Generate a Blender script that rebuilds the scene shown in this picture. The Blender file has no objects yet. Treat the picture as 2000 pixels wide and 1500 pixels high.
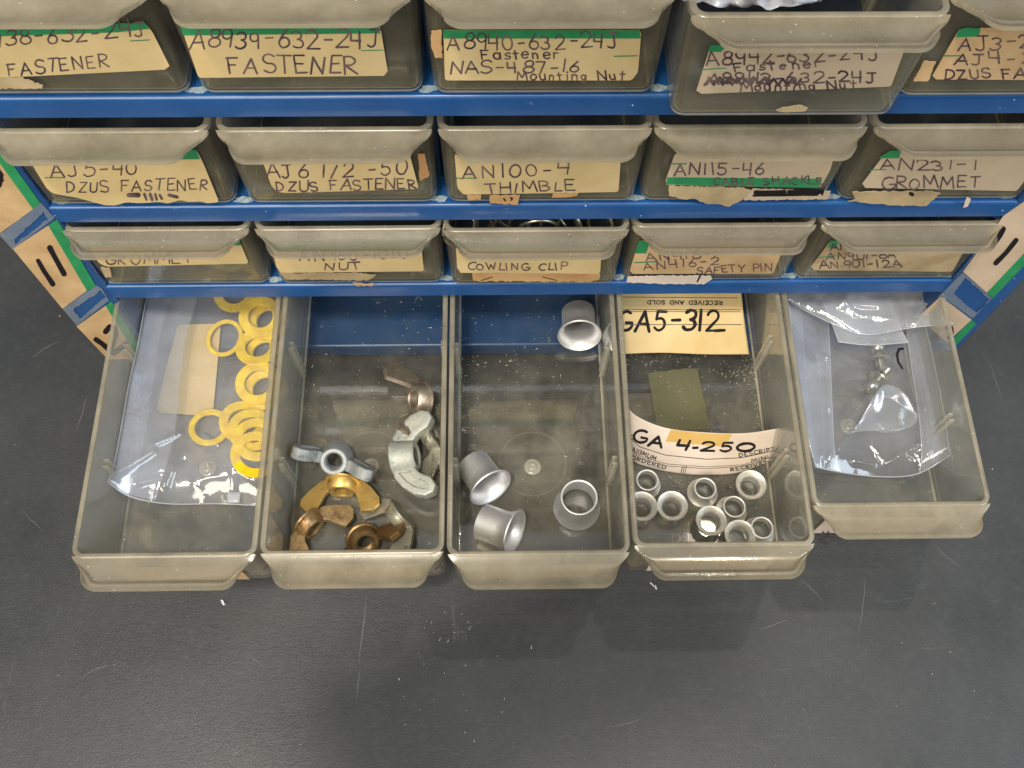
import bpy, bmesh, math, random
from math import sin, cos, pi, radians as R
from mathutils import Vector, Matrix, noise
from mathutils.bvhtree import BVHTree

SC = bpy.context.scene
COL = SC.collection
random.seed(7)

# ------------------------------------------------------------------ camera
FPX = 1916.81
CX = Vector((0.99985326, -0.01415701, 0.0096458)).normalized()
CF = Vector((0.01463656, 0.4134063, -0.91042902)).normalized()
CY = CX.cross(CF).normalized()
CX = CF.cross(CY).normalized()
CO = Vector((-0.01431, -0.1952, 0.17467))
cd = bpy.data.cameras.new('camera')
cam = bpy.data.objects.new('camera', cd)
COL.objects.link(cam)
cam.matrix_world = Matrix(((CX.x, CY.x, -CF.x, CO.x), (CX.y, CY.y, -CF.y, CO.y), (CX.z, CY.z, -CF.z, CO.z), (0, 0, 0, 1)))
cd.sensor_width = 36
cd.lens = 36 * FPX / 2000
cd.clip_start = 0.005
cd.clip_end = 50
SC.camera = cam

# ------------------------------------------------------------------ light and exposure
w = bpy.data.worlds.new('World')
SC.world = w
w.use_nodes = True
bg = w.node_tree.nodes['Background']
bg.inputs[0].default_value = (0.93, 0.97, 1.0, 1)
bg.inputs[1].default_value = 0.40


def area(name, loc, target, size, power, color, sy=None):
    l = bpy.data.lights.new(name, 'AREA')
    l.energy = power
    l.color = color
    l.shape = 'RECTANGLE' if sy else 'DISK'
    l.size = size
    if sy:
        l.size_y = sy
    o = bpy.data.objects.new(name, l)
    COL.objects.link(o)
    o.location = loc
    o.rotation_euler = (Vector(target) - Vector(loc)).to_track_quat('-Z', 'Y').to_euler()
    return o


PHONE_C = CO - CX * .045 - CY * .038 - CF * .006          # the photographer's phone, lens at the camera
SHADOW_C = Vector((-0.004, -0.139, -0.224))                # where its soft shadow falls on the desk
LAMP = PHONE_C + (PHONE_C - SHADOW_C) * 4.6
area('ceiling_lamp', LAMP, SHADOW_C, 0.20, 33, (1.0, 0.92, 0.78))
area('front_fill', (-0.60, -1.20, 1.10), (0, -0.02, -0.12), 1.0, 32, (1.0, 0.91, 0.75), 0.7)  # added soft fill from the front left, brightens the drawer fronts and cards
area('window_light', (1.4, -0.75, 0.95), (0.05, -0.05, -0.15), 0.9, 22, (0.74, 0.87, 1.0), 0.9)
area('ceiling_tube', (0.05, -0.75, 1.85), (0.05, -0.06, -0.15), 1.5, 11, (1.0, 0.93, 0.80), 0.05)
area('far_ceiling_lamp', (0.489, 0.475, 1.7), (0, -0.08, -0.15), 0.06, 4.5, (1.0, 0.90, 0.70))
vs = SC.view_settings
SC.display_settings.display_device = 'sRGB'
vs.view_transform = 'Standard'
vs.look = 'None'
vs.exposure = 0.0
vs.gamma = 1
vs.use_curve_mapping = False
SC.render.engine = 'CYCLES'
cy = SC.cycles
cy.use_denoising = True
cy.max_bounces = 10
cy.diffuse_bounces = 4
cy.glossy_bounces = 5
cy.transparent_max_bounces = 40
cy.caustics_reflective = False
cy.caustics_refractive = False
cy.sample_clamp_indirect = 4


# ------------------------------------------------------------------ pixel of the 2000x1500 photo -> point on a plane
def ray(u, v):
    return CF + CX * ((u - 1000) / FPX) - CY * ((v - 750) / FPX)


def at(u, v, x=None, y=None, z=None):
    d = ray(u, v)
    if z is not None:
        t = (z - CO.z) / d.z
    elif y is not None:
        t = (y - CO.y) / d.y
    else:
        t = (x - CO.x) / d.x
    return CO + d * t


# ------------------------------------------------------------------ dimensions of the cabinet
W = 0.0675            # pitch of the drawers
PZ = 0.05352          # height of one row
LT = 0.00866          # height of a shelf lip
ZL = {0: 0.0035, 1: -0.052, 2: -2 * PZ, 3: -3 * PZ, 4: -4 * PZ}
ZDESK = ZL[4] - LT - 0.0012
HT = 0.0405           # height of a drawer
DEPTH = 0.15
HWT, HWB = 0.03295, 0.0323
FLOOR12 = ZL[4] + 0.0003 + 0.0013


# ------------------------------------------------------------------ node helpers
class NT:
    def __init__(s, name):
        s.m = bpy.data.materials.new(name)
        s.m.use_nodes = True
        s.t = s.m.node_tree
        s.t.nodes.clear()
        s.out = s.t.nodes.new('ShaderNodeOutputMaterial')

    def n(s, kind, **kw):
        nd = s.t.nodes.new(kind)
        for k, v in kw.items():
            if hasattr(nd, k):
                setattr(nd, k, v)
        return nd

    def l(s, a, b):
        s.t.links.new(a, b)

    def val(s, sock, v):
        if hasattr(v, 'is_linked') or isinstance(v, bpy.types.NodeSocket):
            s.l(v, sock)
        elif isinstance(v, (tuple, list)) and len(v) == 3 and sock.type == 'RGBA':
            sock.default_value = (*v, 1)
        else:
            sock.default_value = v

    def pos(s):
        return s.n('ShaderNodeNewGeometry').outputs['Position']

    def noise(s, scale, detail=3, rough=.5, vec=None, dist=0):
        nd = s.n('ShaderNodeTexNoise')
        nd.inputs['Scale'].default_value = scale
        nd.inputs['Detail'].default_value = detail
        nd.inputs['Roughness'].default_value = rough
        nd.inputs['Distortion'].default_value = dist
        s.l(vec if vec else s.pos(), nd.inputs['Vector'])
        return nd.outputs['Fac']

    def ramp(s, fac, lo, hi, a=0.0, b=1.0):
        nd = s.n('ShaderNodeMapRange')
        s.val(nd.inputs[0], fac)
        nd.inputs[1].default_value = lo
        nd.inputs[2].default_value = hi
        nd.inputs[3].default_value = a
        nd.inputs[4].default_value = b
        return nd.outputs[0]

    def math(s, op, a, b=0.0, clamp=False):
        nd = s.n('ShaderNodeMath', operation=op)
        nd.use_clamp = clamp
        s.val(nd.inputs[0], a)
        s.val(nd.inputs[1], b)
        return nd.outputs[0]

    def mix(s, fac, a, b):
        nd = s.n('ShaderNodeMix', data_type='RGBA')
        s.val(nd.inputs[0], fac)
        s.val(nd.inputs[6], a)
        s.val(nd.inputs[7], b)
        return nd.outputs[2]

    def mixs(s, fac, a, b):
        nd = s.n('ShaderNodeMixShader')
        s.val(nd.inputs[0], fac)
        s.l(a, nd.inputs[1])
        s.l(b, nd.inputs[2])
        return nd.outputs[0]

    def bump(s, h, strength, dist):
        nd = s.n('ShaderNodeBump')
        nd.inputs['Strength'].default_value = strength
        nd.inputs['Distance'].default_value = dist
        s.l(h, nd.inputs['Height'])
        return nd.outputs[0]

    def specks(s, scale, size, keep):
        """dust: tiny dots at random cells"""
        v = s.n('ShaderNodeTexVoronoi')
        v.inputs['Scale'].default_value = scale
        s.l(s.pos(), v.inputs['Vector'])
        near = s.math('LESS_THAN', v.outputs['Distance'], size)
        sep = s.n('ShaderNodeSeparateColor')
        s.l(v.outputs['Color'], sep.inputs[0])
        sel = s.math('GREATER_THAN', sep.outputs[0], 1 - keep)
        return s.math('MULTIPLY', near, sel)


def principled(name, color, rough=.5, metal=0.0, bump=None, var=None, spec=.5, dust=None, coat=0, scratch=False):
    k = NT(name)
    p = k.n('ShaderNodeBsdfPrincipled')
    c = color
    if var:
        c = k.mix(k.ramp(k.noise(var[0], 4, .6), .35, .65), color, var[1])
    if scratch:
        mp = k.n('ShaderNodeMapping')
        mp.inputs['Rotation'].default_value = (.3, .5, .8)
        mp.inputs['Scale'].default_value = (40, 500, 160)
        k.l(k.pos(), mp.inputs[0])
        c = k.mix(k.math('MULTIPLY', k.ramp(k.noise(1.0, 4, .6, mp.outputs[0], .4), .70, .76), .5), c, (.16, .24, .36))
        c = k.mix(k.ramp(k.noise(150, 6, .75), .655, .70), c, (.28, .32, .38))
    if dust:
        c = k.mix(k.specks(*dust), c if not isinstance(c, tuple) else color, (.75, .74, .7))
    k.val(p.inputs['Base Color'], c)
    p.inputs['Roughness'].default_value = rough
    p.inputs['Metallic'].default_value = metal
    p.inputs['Specular IOR Level'].default_value = spec
    p.inputs['Coat Weight'].default_value = coat
    p.inputs['Coat Roughness'].default_value = .1
    if bump:
        k.l(k.bump(k.noise(bump[0], 5, .6), bump[1], bump[2]), p.inputs['Normal'])
    k.l(p.outputs[0], k.out.inputs[0])
    return k.m


def plastic(name, haze, milk, tint, graze=.3, rough=.07, patch=.5, dust=.25, refl=1.0, bump=0.0, pscale=60, speck=(900, .17), thru=.35, back_shade=None):
    """clear or frosted sheet plastic: straight-through, partly milky, with a Schlick surface reflection"""
    k = NT(name)
    lw = k.n('ShaderNodeLayerWeight')
    lw.inputs[0].default_value = .5
    face = lw.outputs['Facing']
    sch = k.math('ADD', k.math('MULTIPLY', k.math('POWER', face, 5.0), .9 * refl), .052 * refl)
    tr = k.n('ShaderNodeBsdfTransparent')
    k.val(tr.inputs[0], tint)
    df = k.n('ShaderNodeBsdfDiffuse')
    tl = k.n('ShaderNodeBsdfTranslucent')
    sp = k.specks(speck[0], speck[1], dust)
    mc = k.mix(sp, milk, (.85, .83, .78))
    k.l(mc, df.inputs[0])
    k.l(mc, tl.inputs[0])
    ms = k.mixs(thru, df.outputs[0], tl.outputs[0])
    pn = k.ramp(k.noise(pscale, 5, .65), .3, .7, 1 - patch, 1 + patch)
    if back_shade:        # milkier front paints the lit floor, clearer back the shade under the lip
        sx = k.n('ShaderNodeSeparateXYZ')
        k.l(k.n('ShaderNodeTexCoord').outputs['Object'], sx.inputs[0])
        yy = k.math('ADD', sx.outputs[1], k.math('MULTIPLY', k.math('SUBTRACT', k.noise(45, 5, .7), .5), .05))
        pn = k.math('MULTIPLY', pn, k.ramp(yy, .060, .100, 1, back_shade))
    hz = k.math('ADD', k.math('MULTIPLY', pn, haze), k.math('MULTIPLY', k.math('POWER', face, 2.0), graze), True)
    hz = k.math('MAXIMUM', hz, k.math('MULTIPLY', sp, .9))
    body = k.mixs(hz, tr.outputs[0], ms)
    gl = k.n('ShaderNodeBsdfGlossy')
    gl.inputs['Roughness'].default_value = rough
    if bump:
        k.l(k.bump(k.noise(420, 4, .6), bump, .0004), gl.inputs['Normal'])
    fin = k.mixs(k.math('MINIMUM', sch, 1.0), body, gl.outputs[0])
    k.l(fin, k.out.inputs[0])
    return k.m


M = {}
M['clear'] = plastic('clear_plastic', .125, (.68, .655, .57), (.97, .965, .94), .0, .04, .7, .0, 1.9, back_shade=.22)
M['wall'] = plastic('wall_plastic', .17, (.67, .65, .585), (.95, .94, .89), .22, .06, .5, .03, speck=(700, .12))
M['front'] = plastic('front_plastic', .11, (.48, .43, .31), (.90, .87, .76), .14, .06, .4, .0, speck=(800, .12))
M['edge'] = plastic('plastic_rim', .44, (.75, .715, .625), (.92, .90, .82), .2, .10, .3, .0)
M['corner'] = plastic('corner_highlight', .50, (.80, .76, .60), (.95, .93, .85), .1, .08, .4, .0)  # pale fillet paints the bright line where floor meets wall
M['handle'] = plastic('frosted_handle', .56, (.53, .475, .365), (.80, .77, .68), .1, .24, .34, .10, .8, .10, 70, (650, .13), .50)
M['handle_clear'] = plastic('glossy_handle', .44, (.54, .485, .37), (.86, .82, .72), .15, .13, .25, .10, 2.1, .02, 70, (600, .13), .50)
M['handle_edge'] = plastic('handle_edge', .5, (.62, .55, .41), (.95, .88, .72), .1, .12, .2, .0)
M['film'] = plastic('bag_film', .155, (.80, .82, .88), (.96, .97, .99), .34, .08, .35, .0, 1.3, .05, 60)
M['film_clear'] = plastic('thin_bag_film', .22, (.80, .82, .88), (.97, .98, .99), .34, .07, .5, .0, 1.7, .05, 60)
M['film_bag'] = plastic('stud_bag_film', .105, (.80, .82, .88), (.96, .97, .99), .34, .08, .6, .0, 1.6, .05, 45)
M['film_edge'] = plastic('bag_edge', .55, (.80, .83, .92), (.96, .97, .99), .2, .1, .3, .0)
M['tape'] = plastic('clear_tape', .26, (.42, .50, .58), (.9, .92, .95), .1, .16, .4, .0, 1.0, .15)
M['tape_olive'] = plastic('aged_tape', .30, (.40, .39, .26), (.8, .79, .6), .1, .3, .2, .05)
M['blue'] = principled('blue_enamel', (.006, .052, .180), .28, 0, (900, .05, .0003), (45, (.009, .064, .205)), .5, (300, .07, .12), scratch=True)
M['blue_dark'] = principled('blue_enamel_shaded', (.01, .04, .13), .6)  # same enamel made darker, shade of the gaps put into the colour
M['green'] = principled('green_ink', (.012, .19, .065), .55, 0, None, (160, (.02, .235, .085)))
M['ink'] = principled('marker_ink', (.012, .009, .011), .7, spec=.15)
M['pen'] = principled('pen_ink', (.046, .026, .038), .7, 0, None, (140, (.17, .115, .105)), spec=.2)
M['print'] = principled('printing_ink', (.02, .018, .018), .6)
M['rust'] = principled('rust', (.16, .045, .02), .85, 0, (700, .4, .0005))
M['yellow'] = principled('yellow_enamel', (.80, .58, .010), .32, 0, (500, .1, .0003), (190, (.60, .38, .008)), .5)
M['desk'] = None


def paper(name, c1, c2):
    return principled(name, c1, .7, 0, (500, .16, .0004), (55, c2), .3)


M['card'] = paper('tan_card', (.60, .455, .235), (.53, .39, .18))
M['card_pink'] = paper('pinkish_card', (.47, .37, .255), (.42, .33, .22))
M['card_aged'] = paper('aged_card', (.40, .26, .125), (.54, .37, .20))
M['card_white'] = paper('pale_card', (.57, .48, .41), (.51, .42, .34))
M['card_post'] = paper('post_card', (.50, .385, .28), (.43, .32, .22))
M['card_stain'] = paper('stained_card', (.46, .29, .085), (.50, .33, .11))
M['scrap'] = paper('torn_paper', (.46, .35, .20), (.27, .20, .11))
M['scrap_orange'] = paper('stained_paper', (.40, .22, .09), (.50, .31, .14))
M['flake'] = principled('plastic_flakes', (.70, .66, .54), .4)
M['residue'] = principled('pale_dust', (.30, .35, .36), .8, 0, (1500, .5, .0004), (600, (.12, .18, .24)))
M['lint'] = principled('lint', (.55, .57, .6), .8)


def metal(name, c, rough, c2=None, bmp=.12, sc=220, met=.92, dirt=None):
    k = NT(name)
    p = k.n('ShaderNodeBsdfPrincipled')
    f = k.ramp(k.noise(sc, 5, .65), .36, .66)
    cc = k.mix(f, c, c2 or tuple(x * .7 for x in c))
    if dirt:
        cc = k.mix(k.ramp(k.noise(900, 6, .75), .56, .66, 0, .8), cc, dirt)
        cc = k.mix(k.ramp(k.noise(160, 5, .7, None, .6), .58, .66, 0, .7), cc, tuple(x * .6 for x in dirt))
    k.val(p.inputs['Base Color'], cc)
    k.val(p.inputs['Roughness'], k.ramp(k.noise(sc * 2, 3), .3, .7, rough * .9, rough * 1.12))
    p.inputs['Metallic'].default_value = met
    k.l(k.bump(k.noise(sc * 4, 4, .6), bmp, .0004), p.inputs['Normal'])
    k.l(p.outputs[0], k.out.inputs[0])
    return k.m


M['alu'] = metal('aluminium', (.78, .78, .80), .5, (.74, .74, .76), .03, 500)
M['alu_dull'] = metal('dull_aluminium', (.80, .78, .74), .52, (.70, .68, .64), .06)
M['zinc'] = metal('cast_zinc', (.27, .29, .30), .56, (.33, .345, .35), .5, met=.45, dirt=(.15, .15, .14))
M['zinc_pale'] = metal('pale_cast_zinc', (.36, .385, .37), .55, (.46, .46, .40), .5, met=.4, dirt=(.24, .24, .20))
M['brass'] = metal('gold_plating', (.72, .50, .17), .40, (.60, .38, .11), .2, 220, .75, dirt=(.42, .24, .06))
M['bronze'] = metal('brown_brass', (.33, .215, .10), .42, (.20, .115, .05), .25, 220, .75, dirt=(.10, .05, .02))
M['brass_dull'] = metal('dull_brass', (.47, .35, .19), .42, (.30, .175, .08), .25, 260, .75, dirt=(.20, .09, .03))
M['nickel'] = metal('silver_plating', (.56, .55, .47), .40, (.42, .40, .32), .2, 260, .8, dirt=(.22, .18, .11))
M['nickel_warm'] = metal('tarnished_nickel', (.44, .39, .33), .40, (.30, .24, .19), .2, 260, .8, dirt=(.16, .09, .05))
M['steel'] = metal('bright_steel', (.55, .56, .50), .22, (.40, .40, .33), .05)


def desk_mat():
    k = NT('desk_leatherette')
    p = k.n('ShaderNodeBsdfPrincipled')
    base = k.mix(k.ramp(k.noise(14, 5, .6), .35, .68), (.0185, .0204, .0232), (.030, .0322, .0355))
    base = k.mix(k.math('MULTIPLY', k.ramp(k.noise(260, 4, .7), .52, .72), .22), base, (.062, .063, .063))
    # scuffs
    mp = k.n('ShaderNodeMapping')
    mp.inputs['Rotation'].default_value = (0, 0, .9)
    mp.inputs['Scale'].default_value = (9, 120, 1)
    k.l(k.pos(), mp.inputs[0])
    sc = k.ramp(k.noise(1.0, 6, .7, mp.outputs[0], .6), .66, .74)
    base = k.mix(k.math('MULTIPLY', sc, .42), base, (.13, .13, .128))
    mp3 = k.n('ShaderNodeMapping')
    mp3.inputs['Rotation'].default_value = (0, 0, -.5)
    mp3.inputs['Scale'].default_value = (150, 7, 1)
    k.l(k.pos(), mp3.inputs[0])
    base = k.mix(k.math('MULTIPLY', k.ramp(k.noise(1.0, 6, .7, mp3.outputs[0], .9), .69, .76), .35), base, (.12, .12, .118))
    base = k.mix(k.math('MULTIPLY', k.ramp(k.noise(5, 6, .7), .48, .7), .35), base, (.045, .046, .047))
    base = k.mix(k.specks(160, .03, .02), base, (.5, .5, .48))
    base = k.mix(k.specks(70, .016, .12), base, (.6, .6, .6))
    k.l(base, p.inputs['Base Color'])
    k.val(p.inputs['Roughness'], k.ramp(k.noise(30, 4, .6), .3, .7, .36, .50))
    p.inputs['Specular IOR Level'].default_value = .5
    mp2 = k.n('ShaderNodeMapping')
    mp2.inputs['Scale'].default_value = (1.0, 2.2, 1)
    k.l(k.pos(), mp2.inputs[0])
    v = k.n('ShaderNodeTexVoronoi')
    v.feature = 'DISTANCE_TO_EDGE'
    v.inputs['Scale'].default_value = 700
    k.l(mp2.outputs[0], v.inputs['Vector'])
    h = k.math('ADD', k.math('MULTIPLY', k.ramp(v.outputs['Distance'], 0, .25), .6), k.math('MULTIPLY', k.noise(260, 5, .65, mp2.outputs[0]), 1.6))
    k.l(k.bump(h, .15, .0005), p.inputs['Normal'])
    k.l(p.outputs[0], k.out.inputs[0])
    return k.m


M['desk'] = desk_mat()


# ------------------------------------------------------------------ object helpers
def mesh_obj(name, bm, mats, parent=None, smooth=True, loc=None, angle=None):
    me = bpy.data.meshes.new(name)
    bm.normal_update()
    bm.to_mesh(me)
    bm.free()
    for m in (mats if isinstance(mats, (list, tuple)) else [mats]):
        me.materials.append(m)
    if smooth:
        for p in me.polygons:
            p.use_smooth = True
        if angle:
            me.set_sharp_from_angle(angle=R(angle))
    return link(name, me, parent, loc)


def link(name, me, parent=None, loc=None):
    o = bpy.data.objects.new(name, me)
    COL.objects.link(o)
    if parent:
        o.parent = parent
    if loc is not None:
        o.location = loc
    return o


def thing(name, label, cat, loc=(0, 0, 0), group=None, mat=None):
    o = bpy.data.objects.new(name, None)
    COL.objects.link(o)
    if mat is not None:
        o.matrix_world = mat
    else:
        o.location = loc
    o.empty_display_size = .01
    return tag(o, label, cat, group)


def tag(o, label=None, cat=None, group=None, kind=None):
    if label:
        o['label'] = label
    if cat:
        o['category'] = cat
    if group:
        o['group'] = group
    if kind:
        o['kind'] = kind
    return o


def box(bm, x0, x1, y0, y1, z0, z1, bev=0, seg=2, mi=0):
    r = bmesh.ops.create_cube(bm, size=1)
    vs_ = r['verts']
    for v in vs_:
        v.co = Vector((x0 + (v.co.x + .5) * (x1 - x0), y0 + (v.co.y + .5) * (y1 - y0), z0 + (v.co.z + .5) * (z1 - z0)))
    es = list({e for v in vs_ for e in v.link_edges})
    fs = {f for v in vs_ for f in v.link_faces}
    for f in fs:
        f.material_index = mi
    if bev:
        bmesh.ops.bevel(bm, geom=es, offset=bev, segments=seg, affect='EDGES', profile=.5)


def loft(bm, rings, mats=None, closed=True, cap0=True, cap1=True):
    vr = [[bm.verts.new(p) for p in r] for r in rings]
    n = len(vr[0])
    for i in range(len(vr) - 1):
        for j in range(n if closed else n - 1):
            f = bm.faces.new((vr[i][j], vr[i][(j + 1) % n], vr[i + 1][(j + 1) % n], vr[i + 1][j]))
            if mats:
                f.material_index = mats(i, j)
    if cap0:
        bm.faces.new(list(reversed(vr[0])))
    if cap1:
        bm.faces.new(vr[-1])
    return vr


def lathe(bm, prof, n=40, mat=None, closed=False, mi=0):
    """profile of (r, z) about local z"""
    mat = mat or Matrix()
    rings = []
    for r, z in prof:
        rings.append([bm.verts.new(mat @ Vector((r * cos(2 * pi * j / n), r * sin(2 * pi * j / n), z))) for j in range(n)])
    m = len(rings)
    for i in range(m if closed else m - 1):
        a, b = rings[i], rings[(i + 1) % m]
        for j in range(n):
            f = bm.faces.new((a[j], a[(j + 1) % n], b[(j + 1) % n], b[j]))
            f.material_index = mi
    return rings


def fix(bm):
    bmesh.ops.remove_doubles(bm, verts=bm.verts, dist=1e-7)
    bmesh.ops.recalc_face_normals(bm, faces=bm.faces)


def tube(bm, pts, r, n=8, mi=0):
    rings = []
    up = Vector((0, 0, 1))
    for i, p in enumerate(pts):
        d = (pts[min(i + 1, len(pts) - 1)] - pts[max(i - 1, 0)]).normalized()
        a = d.cross(up)
        if a.length < 1e-3:
            a = d.cross(Vector((1, 0, 0)))
        a.normalize()
        b = d.cross(a)
        rings.append([p + (a * cos(2 * pi * j / n) + b * sin(2 * pi * j / n)) * r for j in range(n)])
    loft(bm, rings)


# ------------------------------------------------------------------ handwriting: strokes in a box one unit tall
def arc(cx, cy_, rx, ry, a0, a1, n=10):
    return [(cx + rx * cos(R(a0 + (a1 - a0) * i / n)), cy_ + ry * sin(R(a0 + (a1 - a0) * i / n))) for i in range(n + 1)]


FONT = {
    'A': (.72, [[(0, 0), (.36, 1), (.7, 0)], [(.12, .36), (.6, .36)]]),
    'B': (.62, [[(.04, 0), (.06, 1)], [(.04, 1)] + arc(.2, .76, .34, .24, 90, -90) + arc(.2, .26, .4, .26, 90, -90) + [(.04, 0)]]),
    'C': (.62, [arc(.4, .5, .36, .5, 55, 305, 14)]),
    'D': (.66, [[(.05, 0), (.05, 1)], [(.03, 1)] + arc(.15, .5, .46, .5, 90, -90, 12) + [(.03, 0)]]),
    'E': (.56, [[(.52, 1), (.05, 1), (.05, 0), (.54, 0)], [(.05, .52), (.42, .52)]]),
    'F': (.56, [[(.06, 0), (.06, 1)], [(0, .98), (.56, 1)], [(.06, .52), (.42, .54)]]),
    'G': (.70, [arc(.4, .5, .38, .5, 60, 330, 14) + [(.72, .42), (.42, .42)]]),
    'H': (.64, [[(.04, 0), (.05, 1)], [(.58, 0), (.58, 1)], [(.04, .5), (.58, .5)]]),
    'I': (.20, [[(.08, 0), (.09, 1)]]),
    'J': (.60, [[(.1, 1), (.62, 1)], [(.4, 1), (.4, .22)] + arc(.2, .2, .2, .2, 0, -150, 8)]),
    'K': (.60, [[(.05, 0), (.05, 1)], [(.55, 1), (.06, .42), (.58, 0)]]),
    'L': (.52, [[(.06, 1), (.05, 0), (.5, 0)]]),
    'M': (.82, [[(.02, 0), (.12, 1), (.4, .3), (.68, 1), (.78, 0)]]),
    'N': (.68, [[(.04, 0), (.05, 1), (.6, 0), (.62, 1)]]),
    'O': (.70, [arc(.34, .5, .33, .5, 100, 465, 18)]),
    'P': (.58, [[(.05, 0), (.06, 1)], [(.04, 1)] + arc(.2, .74, .34, .26, 90, -90) + [(.06, .48)]]),
    'R': (.62, [[(.05, 0), (.06, 1)], [(.04, 1)] + arc(.2, .75, .34, .25, 90, -90) + [(.08, .5), (.6, 0)]]),
    'S': (.58, [arc(.3, .75, .26, .25, 30, 265, 10) + arc(.28, .25, .28, .25, 85, -150, 10)]),
    'T': (.60, [[(0, 1), (.62, 1)], [(.31, 1), (.3, 0)]]),
    'U': (.64, [[(.04, 1), (.04, .3)] + arc(.31, .28, .27, .28, 180, 360, 10) + [(.59, 1)]]),
    'V': (.62, [[(0, 1), (.3, 0), (.62, 1)]]),
    'W': (.86, [[(0, 1), (.2, 0), (.42, .7), (.62, 0), (.84, 1)]]),
    'X': (.6, [[(0, 1), (.6, 0)], [(.6, 1), (0, 0)]]),
    'Y': (.6, [[(0, 1), (.3, .5), (.6, 1)], [(.3, .5), (.28, 0)]]),
    'Z': (.6, [[(.02, 1), (.58, 1), (.02, 0), (.6, 0)]]),
    '0': (.60, [arc(.3, .5, .28, .5, 95, 460, 18)]),
    '1': (.22, [[(.1, 0), (.12, 1)]]),
    '2': (.60, [arc(.28, .72, .26, .28, 165, -35, 10) + [(.03, 0), (.62, .02)]]),
    '3': (.56, [arc(.24, .75, .26, .25, 150, -80, 10) + arc(.24, .26, .3, .26, 85, -150, 10)]),
    '4': (.60, [[(.06, 1), (.04, .45), (.52, .45)], [(.5, 1), (.46, 0)]]),
    '5': (.56, [[(.56, 1), (.12, 1), (.08, .58)] + arc(.26, .32, .28, .32, 120, -150, 12)]),
    '6': (.56, [[(.42, 1), (.14, .55)] + arc(.29, .27, .25, .27, 165, 525, 16)]),
    '7': (.54, [[(.02, 1), (.54, 1), (.2, 0)]]),
    '8': (.58, [arc(.29, .76, .22, .24, -90, 270, 14), arc(.29, .26, .28, .26, 90, 450, 14)]),
    '9': (.54, [arc(.26, .72, .24, .28, 0, 360, 14) + [(.46, 0)]]),
    '-': (.52, [[(.1, .48), (.46, .5)]]),
    '.': (.3, [[(.1, .40), (.2, .42)]]),
    '/': (.5, [[(.05, 0), (.45, 1)]]),
    ' ': (.42, []),
    'a': (.5, [arc(.22, .3, .2, .3, 20, 380, 12), [(.43, .6), (.43, 0)]]),
    'e': (.48, [[(.06, .32), (.42, .34)] + arc(.23, .3, .2, .3, 10, 320, 12)]),
    'g': (.48, [arc(.22, .32, .18, .28, 20, 380, 12), [(.42, .6), (.42, -.15)] + arc(.25, -.15, .17, .15, 0, -150, 6)]),
    'i': (.2, [[(.08, 0), (.08, .58)], [(.08, .8), (.1, .84)]]),
    'n': (.5, [[(.05, 0), (.05, .6)], [(.05, .4)] + arc(.22, .38, .17, .22, 150, 0, 8) + [(.4, 0)]]),
    'o': (.48, [arc(.22, .3, .2, .3, 90, 450, 14)]),
    'r': (.4, [[(.06, 0), (.06, .6)], [(.06, .4), (.2, .58), (.36, .56)]]),
    's': (.42, [arc(.2, .45, .16, .15, 30, 265, 8) + arc(.2, .15, .18, .15, 85, -150, 8)]),
    't': (.4, [[(.18, .9), (.18, 0)], [(.02, .6), (.38, .6)]]),
    'u': (.5, [[(.05, .6), (.05, .2)] + arc(.22, .2, .17, .2, 180, 360, 8) + [(.4, .6), (.42, 0)]]),
}


def text_strokes(s, p0, p1, cap, jit=.05, slant=0.0, up=None):
    """strokes in photo pixels for text between the baseline points p0 and p1; cap = letter height in pixels"""
    rnd = random.Random(s + str(p0))
    p0, p1 = Vector(p0), Vector(p1)
    total = sum(FONT[c][0] + .2 for c in s) - .2
    d = (p1 - p0)
    ux = d / total
    uy = Vector(up) * cap if up else Vector((d.y, -d.x)).normalized() * cap
    out = []
    x = 0
    for c in s:
        wd, st = FONT[c]
        jx, jy, js = rnd.uniform(-jit, jit) * .7, rnd.uniform(-jit, jit), 1 + rnd.uniform(-jit, jit) * 1.6
        sl = slant + rnd.uniform(-jit, jit) * 1.5
        for poly in st:
            out.append([p0 + ux * (x + px * js + jx + sl * py) + uy * (py * js + jy + rnd.uniform(-jit, jit) * .25) for px, py in poly])
        x += wd + .2
    return out


def ribbons(bm, strokes, width, surf, lift=0.0):
    """ink strokes given in pixels, laid on a surface: surf(u, v, lift) -> point"""
    k = 0
    for st in strokes:
        h = width * .5 * random.uniform(.88, 1.12)
        pts = [st[0]]
        for a, b in zip(st, st[1:]):
            n = max(1, int((b - a).length / 9))
            for i in range(1, n + 1):
                pts.append(a.lerp(b, i / n))
        ph = random.uniform(0, 9)
        pr = [1 + .28 * noise.noise(Vector((ph, i * .45, 0))) for i in range(len(pts))]
        for i, (a, b) in enumerate(zip(pts, pts[1:])):
            d = b - a
            if d.length < 1e-4:
                continue
            nrm = Vector((-d.y, d.x)).normalized() * h
            n0, n1 = nrm * pr[i], nrm * pr[i + 1]
            k += 1
            lf = lift + (k % 7) * 2e-6
            try:
                bm.faces.new([bm.verts.new(surf(q.x, q.y, lf)) for q in (a + n0, b + n1, b - n1, a - n0)])
            except TypeError:
                pass
        for i, p in enumerate(pts):
            k += 1
            lf = lift + (k % 7) * 2e-6 + 1e-6
            vs_ = [surf(p.x + h * pr[i] * cos(j * pi / 4), p.y + h * pr[i] * sin(j * pi / 4), lf) for j in range(8)]
            if any(v is None for v in vs_):
                continue
            bm.faces.new([bm.verts.new(v) for v in vs_])


def plane_surf(y):
    return lambda u, v, lift=0.0: at(u, v, y=y - lift)


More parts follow.
